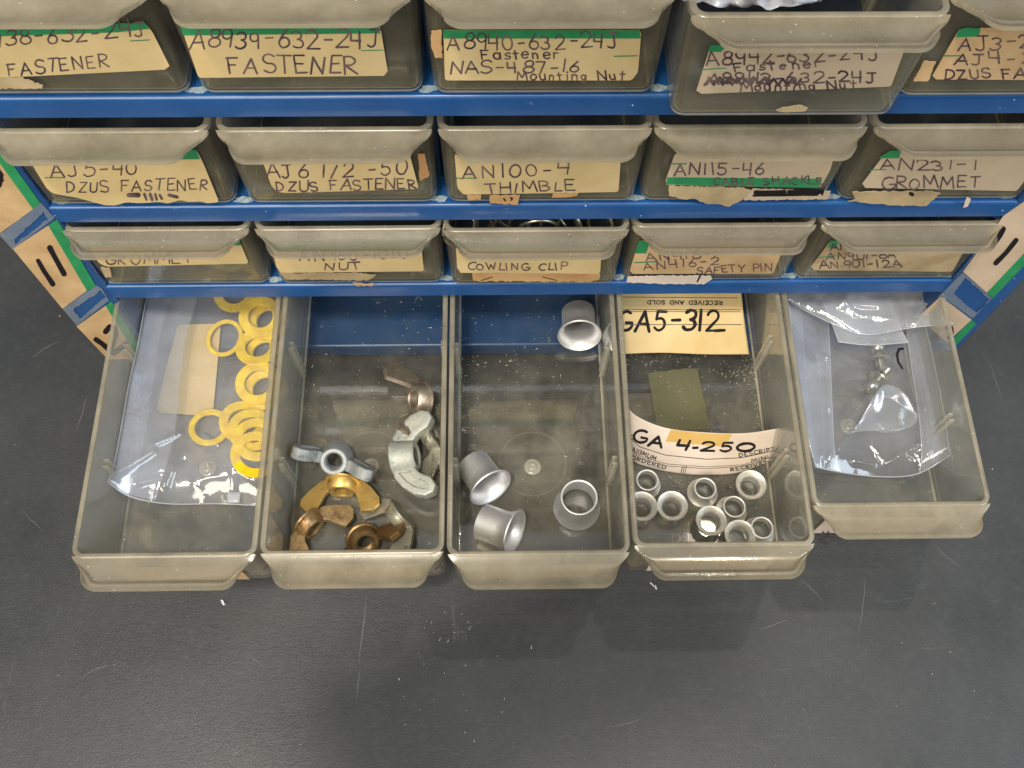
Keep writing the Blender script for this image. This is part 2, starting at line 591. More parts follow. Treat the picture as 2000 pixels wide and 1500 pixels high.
def card_bm(poly, y, th=.0002, mi=0, bm=None):
    """flat card on the plane y, polygon in pixels, thickness towards the viewer"""
    bm = bm or bmesh.new()
    P = [at(u, v, y=y) for u, v in poly]
    Q = [Vector((p.x, y - th, p.z)) for p in P]
    a = [bm.verts.new(p) for p in P]
    b = [bm.verts.new(p) for p in Q]
    n = len(P)
    f = bm.faces.new(b)
    f.material_index = mi
    bm.faces.new(list(reversed(a))).material_index = mi
    for i in range(n):
        bm.faces.new((a[i], a[(i + 1) % n], b[(i + 1) % n], b[i])).material_index = mi
    return bm


def ragged(p0, p1, n, amp, seed):
    rnd = random.Random(seed)
    return [(p0[0] + (p1[0] - p0[0]) * i / n + rnd.uniform(-amp, amp) * .5, p0[1] + (p1[1] - p0[1]) * i / n + rnd.uniform(-amp, amp)) for i in range(n + 1)]


# ------------------------------------------------------------------ the desk
bm = bmesh.new()
bmesh.ops.create_grid(bm, x_segments=8, y_segments=8, size=1.6)
for v in bm.verts:
    v.co.z = ZDESK
tag(mesh_obj('desk_surface', bm, M['desk'], smooth=False), 'dark grey leather grained desk top under the cabinet', 'desk', kind='structure')

# ------------------------------------------------------------------ the cabinet
XL, XR = -0.1667, 0.1662
XOL, XOR = -0.1915, 0.1968
cab = thing('drawer_cabinet', 'blue enamelled steel cabinet with shelves and taped number labels', 'cabinet', (0, 0, ZDESK))
Z0 = ZDESK


def cpart(name, bm, m, parent=cab, smooth=True, angle=None):
    bmesh.ops.translate(bm, verts=bm.verts, vec=-Vector((0, 0, Z0)))
    return mesh_obj(name, bm, m, parent, smooth, None, angle)


for k in (0, 1, 2, 3, 4):
    bm = bmesh.new()
    zt = ZL[k]
    # folded sheet: top, lip
    pr = [(0.149, zt)] + [(.0014 - .0014 * sin(R(q)), zt - .0014 + .0014 * cos(R(q))) for q in (0, 22, 45, 68, 90)] + [(0, zt - LT + .0004), (.0004, zt - LT), (.0012, zt - LT), (.0014, zt - LT + .0004), (.0016, zt - .0026), (.0026, zt - .0016), (0.149, zt - .0016)]
    vr = loft(bm, [[Vector((x, y, z)) for y, z in pr] for x in (XL - .001, XR + .001)], closed=True)
    fix(bm)
    cpart('shelf', bm, M['blue'], angle=40)
for s, xi, xo in ((-1, XL, XOL), (1, XR, XOR)):
    bm = bmesh.new()
    # front flange, rounded outer corner, side wall: profile in (x,y) extruded in z
    r = .0045
    out = [(xi, .010), (xi, .0008), (xi + s * .0008, 0)]
    out += [(xo - s * (r - r * sin(a)), r - r * cos(a)) for a in [R(q) for q in (0, 22, 45, 67, 90)]]
    out += [(xo, .155), (xo - s * .0014, .155)]
    out += [(xo - s * .0014, r), (xo - s * r, .0014), (xi + s * .0014, .0014), (xi + s * .0014, .010)]
    loft(bm, [[Vector((x, y, z)) for x, y in out] for z in (ZDESK + .0003, .066)])
    fix(bm)
    cpart('side_panel', bm, M['blue'], angle=40)
bm = bmesh.new()
box(bm, XL, XR, .150, .1515, ZDESK + .0003, .066)
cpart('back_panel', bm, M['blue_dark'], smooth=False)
# dividers standing between the drawers, a little behind the lips
for k in (1, 2, 3, 4):
    for i in range(4):
        bm = bmesh.new()
        x = (i - 1.5) * W
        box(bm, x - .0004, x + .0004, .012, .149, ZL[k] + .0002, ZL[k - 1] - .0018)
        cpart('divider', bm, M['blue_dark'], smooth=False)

for k in (1, 2, 3):
    for i in range(-1, 5):
        rnd = random.Random(k * 10 + i)
        x = (i - 1.5) * W if -1 < i < 4 else (XL + .003 if i < 0 else XR - .003)
        bm = bmesh.new()
        pts = [(x + .0042 * cos(a * .5236) * rnd.uniform(.5, 1), .0030 + .0017 * sin(a * .5236) * rnd.uniform(.5, 1)) for a in range(12)]
        loft(bm, [[Vector((p, q, ZL[k] + h)) for p, q in pts] for h in (.00003, .0002)])
        fix(bm)
        cpart('dust_residue', bm, M['residue'], smooth=False)

# numbered labels down both side panels (writing in pixels on the plane y = 0)
S0 = plane_surf(-.00035)


def strip(poly, green, strokes, wd, matl):
    bm = card_bm(poly, -.0001, .0002)
    card_bm(green, -.0001, .00026, 1, bm)
    l = cpart('number_label', bm, [matl, M['green']], smooth=False)
    if strokes:
        bm = bmesh.new()
        ribbons(bm, [[Vector(p) for p in s] for s in strokes], wd, S0, .0001)
        bmesh.ops.translate(bm, verts=bm.verts, vec=-Vector((0, 0, Z0)))
        mesh_obj('number', bm, M['ink'], l, False)


strip([(65, 408), (-8, 460), (-186, 250), (-49, 250)], [(65, 408), (-49, 250), (-28, 246), (80, 397)],
      [[(-30, 330), (3, 352)], [(-24, 310), (2, 342), (-2, 362)]], 9, M['card_aged'])
strip([(25, 485), (95, 440), (170, 567), (122, 602)], [(95, 440), (112, 428), (187, 557), (170, 567)],
      [[(97, 484), (112, 512), (125, 535)], [(74, 509), (86, 530), (103, 555)]], 10, M['card_aged'])
strip([(150, 637), (207, 597), (270, 700), (240, 732)], [(207, 597), (218, 588), (284, 690), (270, 700)],
      [[(187, 663), (200, 672), (214, 684)], [(206, 648), (214, 638), (224, 641), (226, 655), (216, 682), (222, 690), (246, 672)]], 11, M['card_aged'])
strip([(1959, 422), (2090, 330), (2150, 300), (2010, 500), (1927, 571), (1881, 530)], [(1927, 571), (1939, 581), (2120, 392), (2105, 382)],
      [[(1960, 447), (1953, 460), (1938, 482)], [(1985, 469), (1965, 494), (1945, 514)]], 10, M['card_post'])
strip([(1837, 579), (1897, 624), (1850, 668), (1792, 620)], [(1897, 624), (1906, 632), (1862, 679), (1852, 670)],
      [[(1850, 640), (1858, 640), (1859, 650), (1853, 660)], [(1826, 655), (1822, 664), (1832, 660)]], 8, M['card_post'])


def tape_frame(outer, inner, seed):
    """clear tape around the gap between two labels; its ragged middle has lifted off the blue"""
    bm = bmesh.new()
    n = 10
    rnd = random.Random(seed)
    o, q = [], []
    for a, b, c, d in zip(outer, outer[1:] + outer[:1], inner, inner[1:] + inner[:1]):
        for i in range(n):
            t = i / n
            o.append((a[0] + (b[0] - a[0]) * t, a[1] + (b[1] - a[1]) * t))
            q.append((c[0] + (d[0] - c[0]) * t + rnd.uniform(-1.5, 1.5), c[1] + (d[1] - c[1]) * t + rnd.uniform(-1.5, 1.5)))
    rings = [[at(u, v, y=yy) for u, v in pts] for pts, yy in ((o, -.00005), (o, -.0005), (q, -.0005), (q, -.00005))]
    loft(bm, rings + [rings[0]], cap0=False, cap1=False)
    fix(bm)
    cpart('tape', bm, M['tape'], smooth=False)


tape_frame([(-2, 458), (80, 396), (107, 426), (24, 487)], [(28, 468), (86, 414), (92, 428), (30, 477)], 1)
tape_frame([(122, 603), (188, 557), (213, 587), (150, 636)], [(142, 605), (200, 565), (207, 578), (156, 622)], 2)
tape_frame([(1880, 532), (1938, 582), (1900, 622), (1836, 577)], [(1886, 542), (1932, 585), (1908, 612), (1862, 574)], 3)

# ------------------------------------------------------------------ drawer: tray and handle meshes
def rrect(hw, y0, y1, rf, rb, z, n=6):
    pts = []
    for cx, cyy, r, a0 in ((hw - rb, y1 - rb, rb, 0), (-hw + rb, y1 - rb, rb, 90), (-hw + rf, y0 + rf, rf, 180), (hw - rf, y0 + rf, rf, 270)):
        for i in range(n + 1):
            a = R(a0 + 90 * i / n)
            pts.append(Vector((cx + r * cos(a), cyy + r * sin(a), z)))
    return pts


LEN = .142


def tray_mesh(detail):
    bm = bmesh.new()
    rings = []
    tags = []

    def add(z, ins, tg, side=0):
        f = z / HT
        hw = HWB + (HWT - HWB) * f - ins
        y0 = .0009 * (1 - f) + ins
        rf = max(.0012, .0042 - ins)
        rings.append(rrect(hw, y0, LEN - ins, rf, max(.0012, .0035 - ins), z))
        tags.append(tg)
    ro = .0026
    for a in (0, 30, 60, 90):
        add(ro - ro * cos(R(a)), ro - ro * sin(R(a)), 0)
    add(.012, 0, 0)
    add(.030, 0, 0)
    add(HT - .0022, 0, 1)
    add(HT - .0020, -.0003, 1)
    add(HT - .0004, -.0003, 1)
    add(HT, .0002, 1)
    add(HT, .0013, 1)
    add(HT - .0004, .0017, 1)
    add(.030, .0016, 0)
    add(.012, .0015, 0)
    th, ri = .0013, .0007
    for a in (90, 60, 30, 0):
        add(th + ri - ri * cos(R(a)), .0014 + ri - ri * sin(R(a)), 3)
    n = len(rings[0])

    def mat(i, j):
        if tags[i] == 3 and tags[i + 1] == 3:
            return 4
        if tags[i] and tags[i + 1]:
            return 5 if 13 <= j < 28 else 1
        if i == 2 and 12 <= j < 29:
            return 1
        # front wall faces
        if 14 <= j < 27:
            return 2
        return 3 if i > 2 else 0
    loft(bm, rings, mat)
    # guide ribs in pairs on both side walls
    for yy in (.040, .090):
        for s in (-1, 1):
            for d in (-.0013, .0013):
                x = s * (HWB + .0003 - .0014)
                r = bmesh.ops.create_cube(bm, size=1)
                for v in r['verts']:
                    zz = .002 + (v.co.z + .5) * .027
                    v.co = Vector((x + (HWT - HWB) * s * zz / HT - s * (.0006 + v.co.x * s * .0018), yy + d + v.co.y * .0009, zz))
                for f in {f for v in r['verts'] for f in v.link_faces}:
                    f.material_index = 1
    if detail:
        # moulded ring and gate stub in the floor
        for rr, hh, wv in ((.0140, .00022, .0003),):
            lathe(bm, [(rr - wv, th), (rr - wv * .4, th + hh), (rr + wv * .4, th + hh), (rr + wv, th)], 48, Matrix.Translation((0, .049, 0)), mi=3)
        lathe(bm, [(.0036, th), (.0034, th + .0003), (.0026, th + .0006), (.0022, th + .0004), (.0018, th + .0009), (.0010, th + .0012), (.0004, th + .0008), (.00005, th + .0009)], 20, Matrix.Translation((0, .0475, 0)), mi=1)
    fix(bm)
    me = bpy.data.meshes.new('tray')
    bm.to_mesh(me)
    bm.free()
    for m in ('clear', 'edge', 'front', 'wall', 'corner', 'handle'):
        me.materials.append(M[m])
    for p in me.polygons:
        p.use_smooth = True
    me.set_sharp_from_angle(angle=R(50))
    return me


def handle_mesh(ridge, mat):
    """lip that sweeps out from the rim, dished, narrowing in an S"""
    bm = bmesh.new()
    nt, ns = 36, 96
    prof = [(0, 1.0), (.08, .985), (.18, .95), (.3, .905), (.45, .868), (.6, .845), (.8, .825), (1, .812)]
    rc, LO = .0046, .0131

    def hwf(t):
        for (a, x), (b, y) in zip(prof, prof[1:]):
            if t <= b:
                return (x + (y - x) * (t - a) / (b - a)) * HWT
        return prof[-1][1] * HWT

    def top(t, s):
        he = hwf(1)
        q = max(0.0, abs(s) * he - (he - rc))
        lo = LO - rc + math.sqrt(max(0, rc * rc - q * q)) if q > 0 else LO
        o = lo * t
        hw = hwf(o / LO)
        x = hw * s
        z = -.0009 * sin(min(1, t * 1.1) * pi) + .0014 * t * t
        ds = (1 - abs(s)) * hw + .007 * max(0, 1 - t / .8) ** 1.5
        de_ = (1 - t) * lo
        de = -.0009 * math.log(math.exp(-ds / .0009) + math.exp(-de_ / .0009))
        w_ = max(0.0, min(1.0, 1 - de / .0032))
        w_ = w_ * w_ * (3 - 2 * w_)
        z += ridge * w_ * .45
        if ridge > .0007:       # raised bead running round the lip
            z += .00085 * math.exp(-((de - .0026) / .0008) ** 2) * min(1, max(0, t - .12) * 5)
        return Vector((x, -o, z))
    g = [[bm.verts.new(top((i / nt), (lambda u: u * (1.5 - .5 * u * u))(-1 + 2 * j / ns))) for j in range(ns + 1)] for i in range(nt + 1)]
    for i in range(nt):
        for j in range(ns):
            bm.faces.new((g[i][j], g[i + 1][j], g[i + 1][j + 1], g[i][j + 1]))
    th = .0014
    h = [[bm.verts.new(v.co - Vector((0, 0, th))) for v in r] for r in g]
    for i in range(nt):
        for j in range(ns):
            bm.faces.new((h[i][j], h[i][j + 1], h[i + 1][j + 1], h[i + 1][j]))
    loop = [(0, j) for j in range(ns)] + [(i, ns) for i in range(nt)] + [(nt, j) for j in range(ns, 0, -1)] + [(i, 0) for i in range(nt, 0, -1)]
    for (i, j), (k, l) in zip(loop, loop[1:] + loop[:1]):
        bm.faces.new((g[i][j], g[k][l], h[k][l], h[i][j]))
    fix(bm)
    for f in bm.faces:
        if abs(f.normal.z) < .35:
            f.material_index = 1
    me = bpy.data.meshes.new('handle')
    bm.to_mesh(me)
    bm.free()
    me.materials.append(mat)
    me.materials.append(M['handle_edge'])
    for p in me.polygons:
        p.use_smooth = True
    me.set_sharp_from_angle(angle=R(50))
    return me


TRAY, TRAY_PLAIN = tray_mesh(True), tray_mesh(False)
HANDLE = {0: handle_mesh(.00025, M['handle']), 1: handle_mesh(.0014, M['handle_clear'])}
GRP = 'clear plastic drawers of the blue cabinet'


def drawer(row, i, pull, ridge, label, dx=0.0, rz=0.0, plain=True):
    xc = (i - 2) * W + dx
    z = ZL[row] + .0003
    d = thing('drawer', label, 'drawer', (xc, -pull, z), GRP)
    d.rotation_euler = (0, 0, rz)
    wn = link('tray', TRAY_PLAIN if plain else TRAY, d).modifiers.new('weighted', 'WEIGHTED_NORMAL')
    wn.keep_sharp = True
    wn.weight = 100
    link('handle', HANDLE[ridge], d, (0, .0006, HT - .0004))
    bpy.context.view_layer.update()
    d['front'] = -pull
    return d


def adopt(name, bm, m, d, parent=None, smooth=False):
    """link a mesh given in world space under the drawer (or under one of its parts)"""
    bmesh.ops.transform(bm, matrix=d.matrix_world.inverted(), verts=bm.verts)
    return mesh_obj(name, bm, m, parent or d, smooth)


def rounded(poly, r=6):
    out = []
    n = len(poly)
    for i in range(n):
        a, b, c = Vector(poly[i - 1]), Vector(poly[i]), Vector(poly[(i + 1) % n])
        la, lc = (a - b).length, (c - b).length
        if min(la, lc) < 2.5 * r:
            out.append(tuple(b))
            continue
        p, q = b + (a - b) * (r / la), b + (c - b) * (r / lc)
        for k in range(5):
            t = k / 4
            out.append(tuple(p * (1 - t) ** 2 + b * 2 * t * (1 - t) + q * t * t))
    return out


def card_label(d, poly, lines=(), stripe=None, mat='card', ink='pen', yoff=.0, ticks=(), name='label', blots=()):
    y = d['front'] - .0002 - yoff
    bm = card_bm(rounded(poly), y, .0002)
    mats = [M[mat], M['green']]
    if stripe:
        card_bm(stripe, y, .00024, 1, bm)
    l = adopt(name, bm, mats, d)
    sf = plane_surf(y - .00026)
    if lines or blots:
        bm = bmesh.new()
        for ln in lines:
            s, p0, p1, cap, wd = ln[:5]
            wd *= .86
            ribbons(bm, text_strokes(s, p0, p1, cap, .085), wd, sf, 1e-5)
        for b, wd in blots:
            ribbons(bm, [[Vector(p) for p in b]], wd, sf, 2e-5)
        adopt('writing', bm, M[ink], d, l)
    if ticks:
        bm = bmesh.new()
        for a, b in ticks:
            ribbons(bm, [[Vector(a), Vector(b)]], 2.2, sf, 0)
        adopt('ruled_line', bm, M['green'], d, l)
    return l


def scrap(d, poly, mat='scrap', blots=(), yoff=.0):
    y = d['front'] - .0002 - yoff
    rnd = random.Random(str(poly[0]))
    tore = []
    for a, b in zip(poly, poly[1:] + poly[:1]):
        n = max(1, int(math.hypot(b[0] - a[0], b[1] - a[1]) / 5))
        for i in range(n):
            q = 1.3 if i else .4
            tore.append((a[0] + (b[0] - a[0]) * i / n + rnd.uniform(-q, q), a[1] + (b[1] - a[1]) * i / n + rnd.uniform(-q, q)))
    l = adopt('torn_paper', card_bm(tore, y, .00025), [M[mat]], d)
    if blots:
        bm = bmesh.new()
        for b, wd in blots:
            ribbons(bm, [[Vector(p) for p in b]], wd, plane_surf(y - .00024), 1e-5)
        adopt('ink_smear', bm, M['ink'], d, l)


# ---- row 8, just above the picture, mirrored in the open drawers
bm = bmesh.new()
box(bm, XOL, XOR, 0, .155, .0662, .0676, .0004)
cpart('top_panel', bm, M['blue'], angle=40)
for i, q in enumerate(('first', 'second', 'middle', 'fourth', 'last')):
    d = drawer(0, i, .0004, i % 2, 'closed drawer in the row above the FASTENER drawers, %s from the left, blank card' % q)
    y = d['front'] - .0002
    xc = d.location.x
    bm = bmesh.new()
    box(bm, xc - .026, xc + .024, y - .0002, y, d.location.z + .006, d.location.z + .034)
    adopt('label', bm, M['card'], d)
# ---- row 9
d = drawer(1, 0, .0005, 0, 'closed drawer in the top row cut by the left picture edge, crooked FASTENER card')
card_label(d, [(-70, 60), (225, 46), (283, 44), (298, 62), (331, 128), (322, 135), (60, 148), (-60, 152)],
           [('A8938-632-24J', (-78, 98), (285, 70), 30, 4), ('FASTENER', (18, 148), (212, 132), 25, 3.6)],
           [(-70, 60), (225, 46), (283, 44), (292, 55), (230, 62), (-70, 72)], ticks=[((255, 80), (292, 78))])
scrap(d, [(-50, 150), (40, 150), (84, 166), (82, 172), (-50, 172)], 'scrap')
d = drawer(1, 1, .0005, 0, 'closed drawer whose tan card reads FASTENER in big capitals, second in the top row')
card_label(d, [(352, 46), (738, 46), (744, 58), (757, 138), (750, 147), (388, 151)],
           [('A8939-632-24J', (370, 94), (738, 94), 33, 4.2), ('FASTENER', (448, 144), (696, 143), 31, 4.4)],
           [(352, 48), (739, 48), (743, 64), (358, 68)], ticks=[((706, 99), (748, 98))])
d = drawer(1, 2, .0010, 0, 'closed drawer with a four line card ending Mounting Nut, middle of the top row')
card_label(d, [(866, 58), (1249, 58), (1252, 66), (1246, 140), (1234, 156), (869, 156)],
           [('A8940-632-24J', (875, 97), (1206, 93), 28, 3.8), ('Fastener', (940, 115), (1092, 113), 19, 3.6),
            ('NAS-487-16', (877, 145), (1132, 141), 22, 3.8), ('Mounting Nut', (1010, 157), (1220, 155), 17, 3.4)],
           [(866, 58), (1249, 58), (1252, 74), (867, 74)], ticks=[((1200, 110), (1244, 109))])
scrap(d, [(842, 60), (862, 58), (864, 112), (850, 112), (842, 90)], 'scrap_orange')
P94 = -at(1510, 236, z=ZL[1] + .0005).y
d = drawer(1, 3, P94, 1, 'pulled out drawer in the top row holding a white plastic bag, card crossed out', dx=.0008)
D94 = d
card_label(d, [(1388, 88), (1768, 92), (1740, 168), (1370, 182), (1360, 176)],
           [('A8942-632-24J', (1380, 128), (1715, 116), 26, 4), ('Fastener', (1433, 139), (1606, 131), 18, 3.8),
            ('A8943-632-24J', (1380, 164), (1712, 160), 20, 4.2), ('Mounting Nut', (1445, 179), (1672, 173), 17, 3.6)],
           [(1388, 88), (1420, 88), (1408, 100), (1382, 100)], 'card_pink', 'pen', ticks=[((1370, 136), (1418, 133))],
           blots=[([(1376 + i * 9, 160 + (-6 if i % 2 else 6)) for i in range(22)], 4.5), ([(1384 + i * 11, 157 + (5 if i % 2 else -6)) for i in range(12)], 4)])
scrap(d, [(1515, 214), (1530, 208), (1560, 204), (1578, 210), (1572, 216), (1530, 218)], 'scrap')
d = drawer(1, 4, .0026, 1, 'closed drawer cut by the right picture edge, top row, card with two part numbers', dx=.0006)
card_label(d, [(1872, 58), (1888, 54), (2140, 54), (2140, 156), (1828, 154), (1821, 147)],
           [('AJ3-20', (1872, 97), (2042, 95), 25, 4), ('AJ4-25', (1862, 126), (2048, 124), 22, 4), ('DZUS FASTENER', (1846, 154), (2142, 150), 18, 4)],
           [(1872, 58), (1888, 54), (1915, 54), (1912, 70), (1866, 72)], 'card_aged', ticks=[((1843, 109), (1876, 109))])
scrap(d, [(1805, 118), (1828, 120), (1812, 157), (1783, 157)], 'card_aged')
# ---- row 10
d = drawer(2, 0, .0003, 0, 'closed drawer with a torn tan card and black smears under DZUS FASTENER, second row')
card_label(d, [(48, 296), (384, 292), (398, 320), (428, 394), (405, 396)] + ragged((392, 392), (205, 398), 9, 4, 3) + [(150, 385), (104, 377), (92, 368)],
           [('AJ5-40', (100, 348), (270, 341), 25, 3.4), ('DZUS FASTENER', (130, 377), (406, 370), 21, 3.2)],
           [(48, 296), (384, 292), (391, 310), (55, 312)], ticks=[((88, 347), (126, 347))],
           blots=[([(251, 381), (270, 381)], 8), ([(282, 379), (286, 390)], 5), ([(293, 379), (297, 390)], 5), ([(303, 379), (306, 390)], 5), ([(312, 381), (316, 388)], 5), ([(330, 381), (346, 385)], 7)])
d = drawer(2, 1, .0003, 0, 'closed drawer with a plain card reading DZUS FASTENER over an olive stain, second row', dx=.0008)
card_label(d, [(508, 300), (800, 300), (818, 368), (560, 376), (542, 374), (530, 362)],
           [('AJ6 1/2 -50', (520, 350), (792, 342), 28, 3.6), ('DZUS FASTENER', (540, 374), (814, 368), 19, 3.4)], yoff=.0001)
scrap(d, [(816, 300), (830, 300), (838, 342), (820, 352)], 'scrap_orange')
d = drawer(2, 2, .0003, 0, 'closed drawer with a card reading THIMBLE and brown paper scraps below', dx=.0010)
card_label(d, [(888, 300), (1213, 300), (1208, 374), (905, 379), (893, 366)],
           [('AN100-4', (905, 349), (1114, 342), 25, 3.6), ('THIMBLE', (950, 377), (1124, 372), 19, 3.4)], ticks=[((892, 348), (930, 348))])
scrap(d, [(957, 381), (1015, 380), (1011, 399), (957, 395)], 'scrap_orange', [([(984, 388), (987, 392)], 3), ([(997, 386), (1001, 388), (998, 391)], 3)])
scrap(d, [(1080, 378), (1130, 376), (1126, 382), (1078, 386)], 'scrap_orange')
scrap(d, [(912, 381), (940, 381), (938, 389), (914, 390)], 'scrap_orange')
d = drawer(2, 3, .0002, 0, 'closed drawer with a CABLE SHACKLE card on a green band and torn brown paper')
card_label(d, [(1318, 300), (1630, 300), (1622, 330), (1602, 366), (1302, 360), (1300, 352)],
           [('AN115-46', (1316, 343), (1494, 340), 22, 3.4), ('CABLE SHACKLE', (1392, 362), (1608, 359), 14, 3)],
           [(1303, 345), (1606, 348), (1600, 366), (1301, 359)], 'card_pink', ticks=[((1310, 320), (1340, 320))])
scrap(d, [(1306, 362), (1452, 366), (1470, 372)] + ragged((1450, 388), (1424, 404), 3, 2, 8) + ragged((1400, 398), (1306, 382), 6, 4, 9), 'scrap', yoff=.00005)
scrap(d, [(1470, 368), (1622, 372), (1614, 388), (1452, 390)], 'card_pink', [([(1476, 376), (1606, 375)], 8), ([(1472, 382), (1606, 380)], 5), ([(1552, 371), (1608, 372)], 5)], .0001)
d = drawer(2, 4, .0003, 1, 'closed drawer with a GROMMET card over torn paper, right end of the second row', dx=.0004)
card_label(d, [(1728, 300), (1740, 294), (2040, 300), (1986, 372), (1690, 366), (1684, 358)],
           [('AN231-1', (1718, 333), (1908, 330), 20, 3.4), ('GROMMET', (1722, 369), (1912, 366), 21, 3.4)],
           [(1728, 300), (1740, 294), (1760, 294), (1756, 308), (1716, 308)], 'card_pink', ticks=[((1700, 332), (1730, 331))])
scrap(d, [(1665, 374), (1820, 372)] + ragged((1838, 378), (1808, 400), 3, 2, 4) + ragged((1780, 400), (1656, 394), 6, 2, 5) + [(1670, 388)], 'scrap', [([(1778, 378), (1782, 380)], 6)], .0001)
scrap(d, [(1888, 384), (1896, 388), (1890, 402), (1881, 405), (1884, 394)], 'card_white', (), .0006)
# ---- row 11
d = drawer(3, 0, .0004, 1, 'closed drawer with a GROMMET card half hidden by its handle, left end of third row')
card_label(d, [(170, 470), (468, 470), (486, 514), (208, 520), (192, 512)], [('GROMMET', (206, 518), (374, 514), 20, 3)], [(170, 470), (468, 470), (472, 478), (172, 480)])
scrap(d, [(196, 522), (214, 522), (218, 541), (206, 541)], 'scrap')
d = drawer(3, 1, .0006, 1, 'closed drawer whose card reads NUT, third row', dx=.0004)
card_label(d, [(528, 470), (822, 470), (828, 529), (548, 532), (540, 520)], [('AN960-1010', (585, 509), (796, 505), 22, 3), ('NUT', (634, 528), (704, 526), 13, 3)],
           [(528, 470), (822, 470), (823, 488), (530, 488)], yoff=.0001)
scrap(d, [(548, 534), (690, 532), (735, 536), (720, 546), (560, 545)], 'scrap')
scrap(d, [(690, 551), (716, 555), (730, 553), (728, 558), (694, 557)], 'scrap_orange', yoff=.0012)
D113 = d = drawer(3, 2, .0018, 1, 'closed drawer whose card reads COWLING CLIP, wire clips showing over its handle')
card_label(d, [(890, 475), (1176, 475), (1172, 534), (900, 532), (893, 522)], [('COWLING CLIP', (912, 527), (1107, 527), 13, 3)],
           [(890, 475), (1176, 475), (1176, 484), (890, 484)])
scrap(d, [(922, 533), (1172, 534), (1170, 545), (1150, 550), (926, 548)], 'scrap_orange', [([(940, 548), (962, 541)], 1.5), ([(1060, 541), (1088, 548)], 1.5)])
d = drawer(3, 3, .0004, 1, 'closed drawer whose card reads SAFETY PIN above a torn brown strip', dx=-.0002)
card_label(d, [(1248, 470), (1535, 470), (1510, 534), (1236, 534), (1230, 528)],
           [('AN416-1', (1262, 510), (1400, 502), 15, 3), ('AN416-2', (1258, 528), (1404, 517), 15, 3), ('SAFETY PIN', (1360, 535), (1508, 528), 13, 3)],
           [(1248, 470), (1270, 470), (1262, 494), (1240, 494)], 'card_aged', ticks=[((1240, 513), (1284, 511))])
scrap(d, [(1226, 540), (1300, 538), (1388, 538)] + ragged((1392, 545), (1375, 555), 2, 2, 4) + ragged((1340, 553), (1224, 552), 6, 1.5, 5), 'card_white', [([(1368, 538), (1362, 550)], 4)], .0001)
d = drawer(3, 4, .0002, 1, 'closed drawer with a faded grey card of two part numbers, right end of third row')
card_label(d, [(1622, 470), (1890, 475), (1860, 530), (1590, 527), (1584, 520)],
           [('AN901-6A', (1622, 489), (1752, 486), 12, 3), ('AN901-8A', (1614, 508), (1752, 504), 13, 3), ('AN901-12A', (1601, 525), (1762, 521), 14, 3)],
           [(1622, 470), (1640, 470), (1632, 483), (1616, 483)], 'scrap', ticks=[((1600, 503), (1630, 500))])
# ---- row 12: the open drawers
PULL = (.1041, .1039, .1049, .1025, .0881)
D12 = []
for i, (rg, lb) in enumerate(((1, 'open clear drawer holding a bag of yellow washers, left end of bottom row'),
                              (0, 'open clear drawer holding wing nuts'),
                              (0, 'open clear drawer holding four flared aluminium sleeves'),
                              (1, 'open clear drawer holding small ferrules and two written cards'),
                              (0, 'open clear drawer holding plastic bags of ball studs, least pulled out'))):
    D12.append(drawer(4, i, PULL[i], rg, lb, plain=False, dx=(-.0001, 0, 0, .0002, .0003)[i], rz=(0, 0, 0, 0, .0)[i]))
# moulded letters in the floors near the front
for i, (u, v, s) in enumerate(((350, 1086, 'DTAL'), (690, 1083, 'DTAL'), (1040, 1083, 'DTAL'), (1312, 1060, 'DTAL'), (1720, 985, 'DTAL'))):
    if i in (0, 3):
        bm = bmesh.new()
        zf = FLOOR12
        st = text_strokes(s, (u, v), (u + 88, v - 1), 17, .01)
        ribbons(bm, st, 2.0, lambda a, b, l=0.0: at(a, b, z=zf + .0002 + l), 0)
        adopt('moulded_letters', bm, M['wall'], D12[i])
# tape patch in the floor of the fourth drawer
bm = bmesh.new()
tp = ragged((1266, 728), (1362, 718), 8, 1.5, 1) + ragged((1386, 838), (1284, 842), 8, 1, 2)
loft(bm, [[at(u, v, z=FLOOR12 + q) for u, v in tp] for q in (.00005, .0003)])
fix(bm)
adopt('tape_patch', bm, M['tape_olive'], D12[3])
# labels on the fronts of the open drawers (seen edge-on past the handles)
for i in range(5):
    y = -PULL[i] - .0002
    xc = D12[i].location.x
    z0 = D12[i].location.z
    bm = bmesh.new()
    box(bm, xc - .024, xc + .023, y - .0002, y, z0 + .006, z0 + .026)
    l = adopt('label', bm, M['card_aged' if i < 3 else 'card_white'], D12[i])
    bm = bmesh.new()
    sf = plane_surf(y - .00026)
    if i == 4:
        ribbons(bm, [[Vector(p) for p in q] for q in ([(1604, 1046), (1608, 1038), (1612, 1046), (1618, 1038), (1622, 1046), (1640, 1044)],
                                                      [(1618, 1052), (1606, 1056), (1600, 1064), (1612, 1062), (1618, 1054), (1614, 1066), (1640, 1064), (1700, 1066)])], 2.2, sf, 0)
    else:
        P = at(*[(870, 1110), (868, 1110), (870, 1110), (1240, 1100)][i], y=y)
        u0 = [515, 850, 1218, 1245][i]
        ribbons(bm, [[Vector((u0, 1112)), Vector((u0 + 10, 1104)), Vector((u0 + 16, 1114))]], 2.5, sf, 0)
    adopt('writing', bm, M['pen'], D12[i], l)


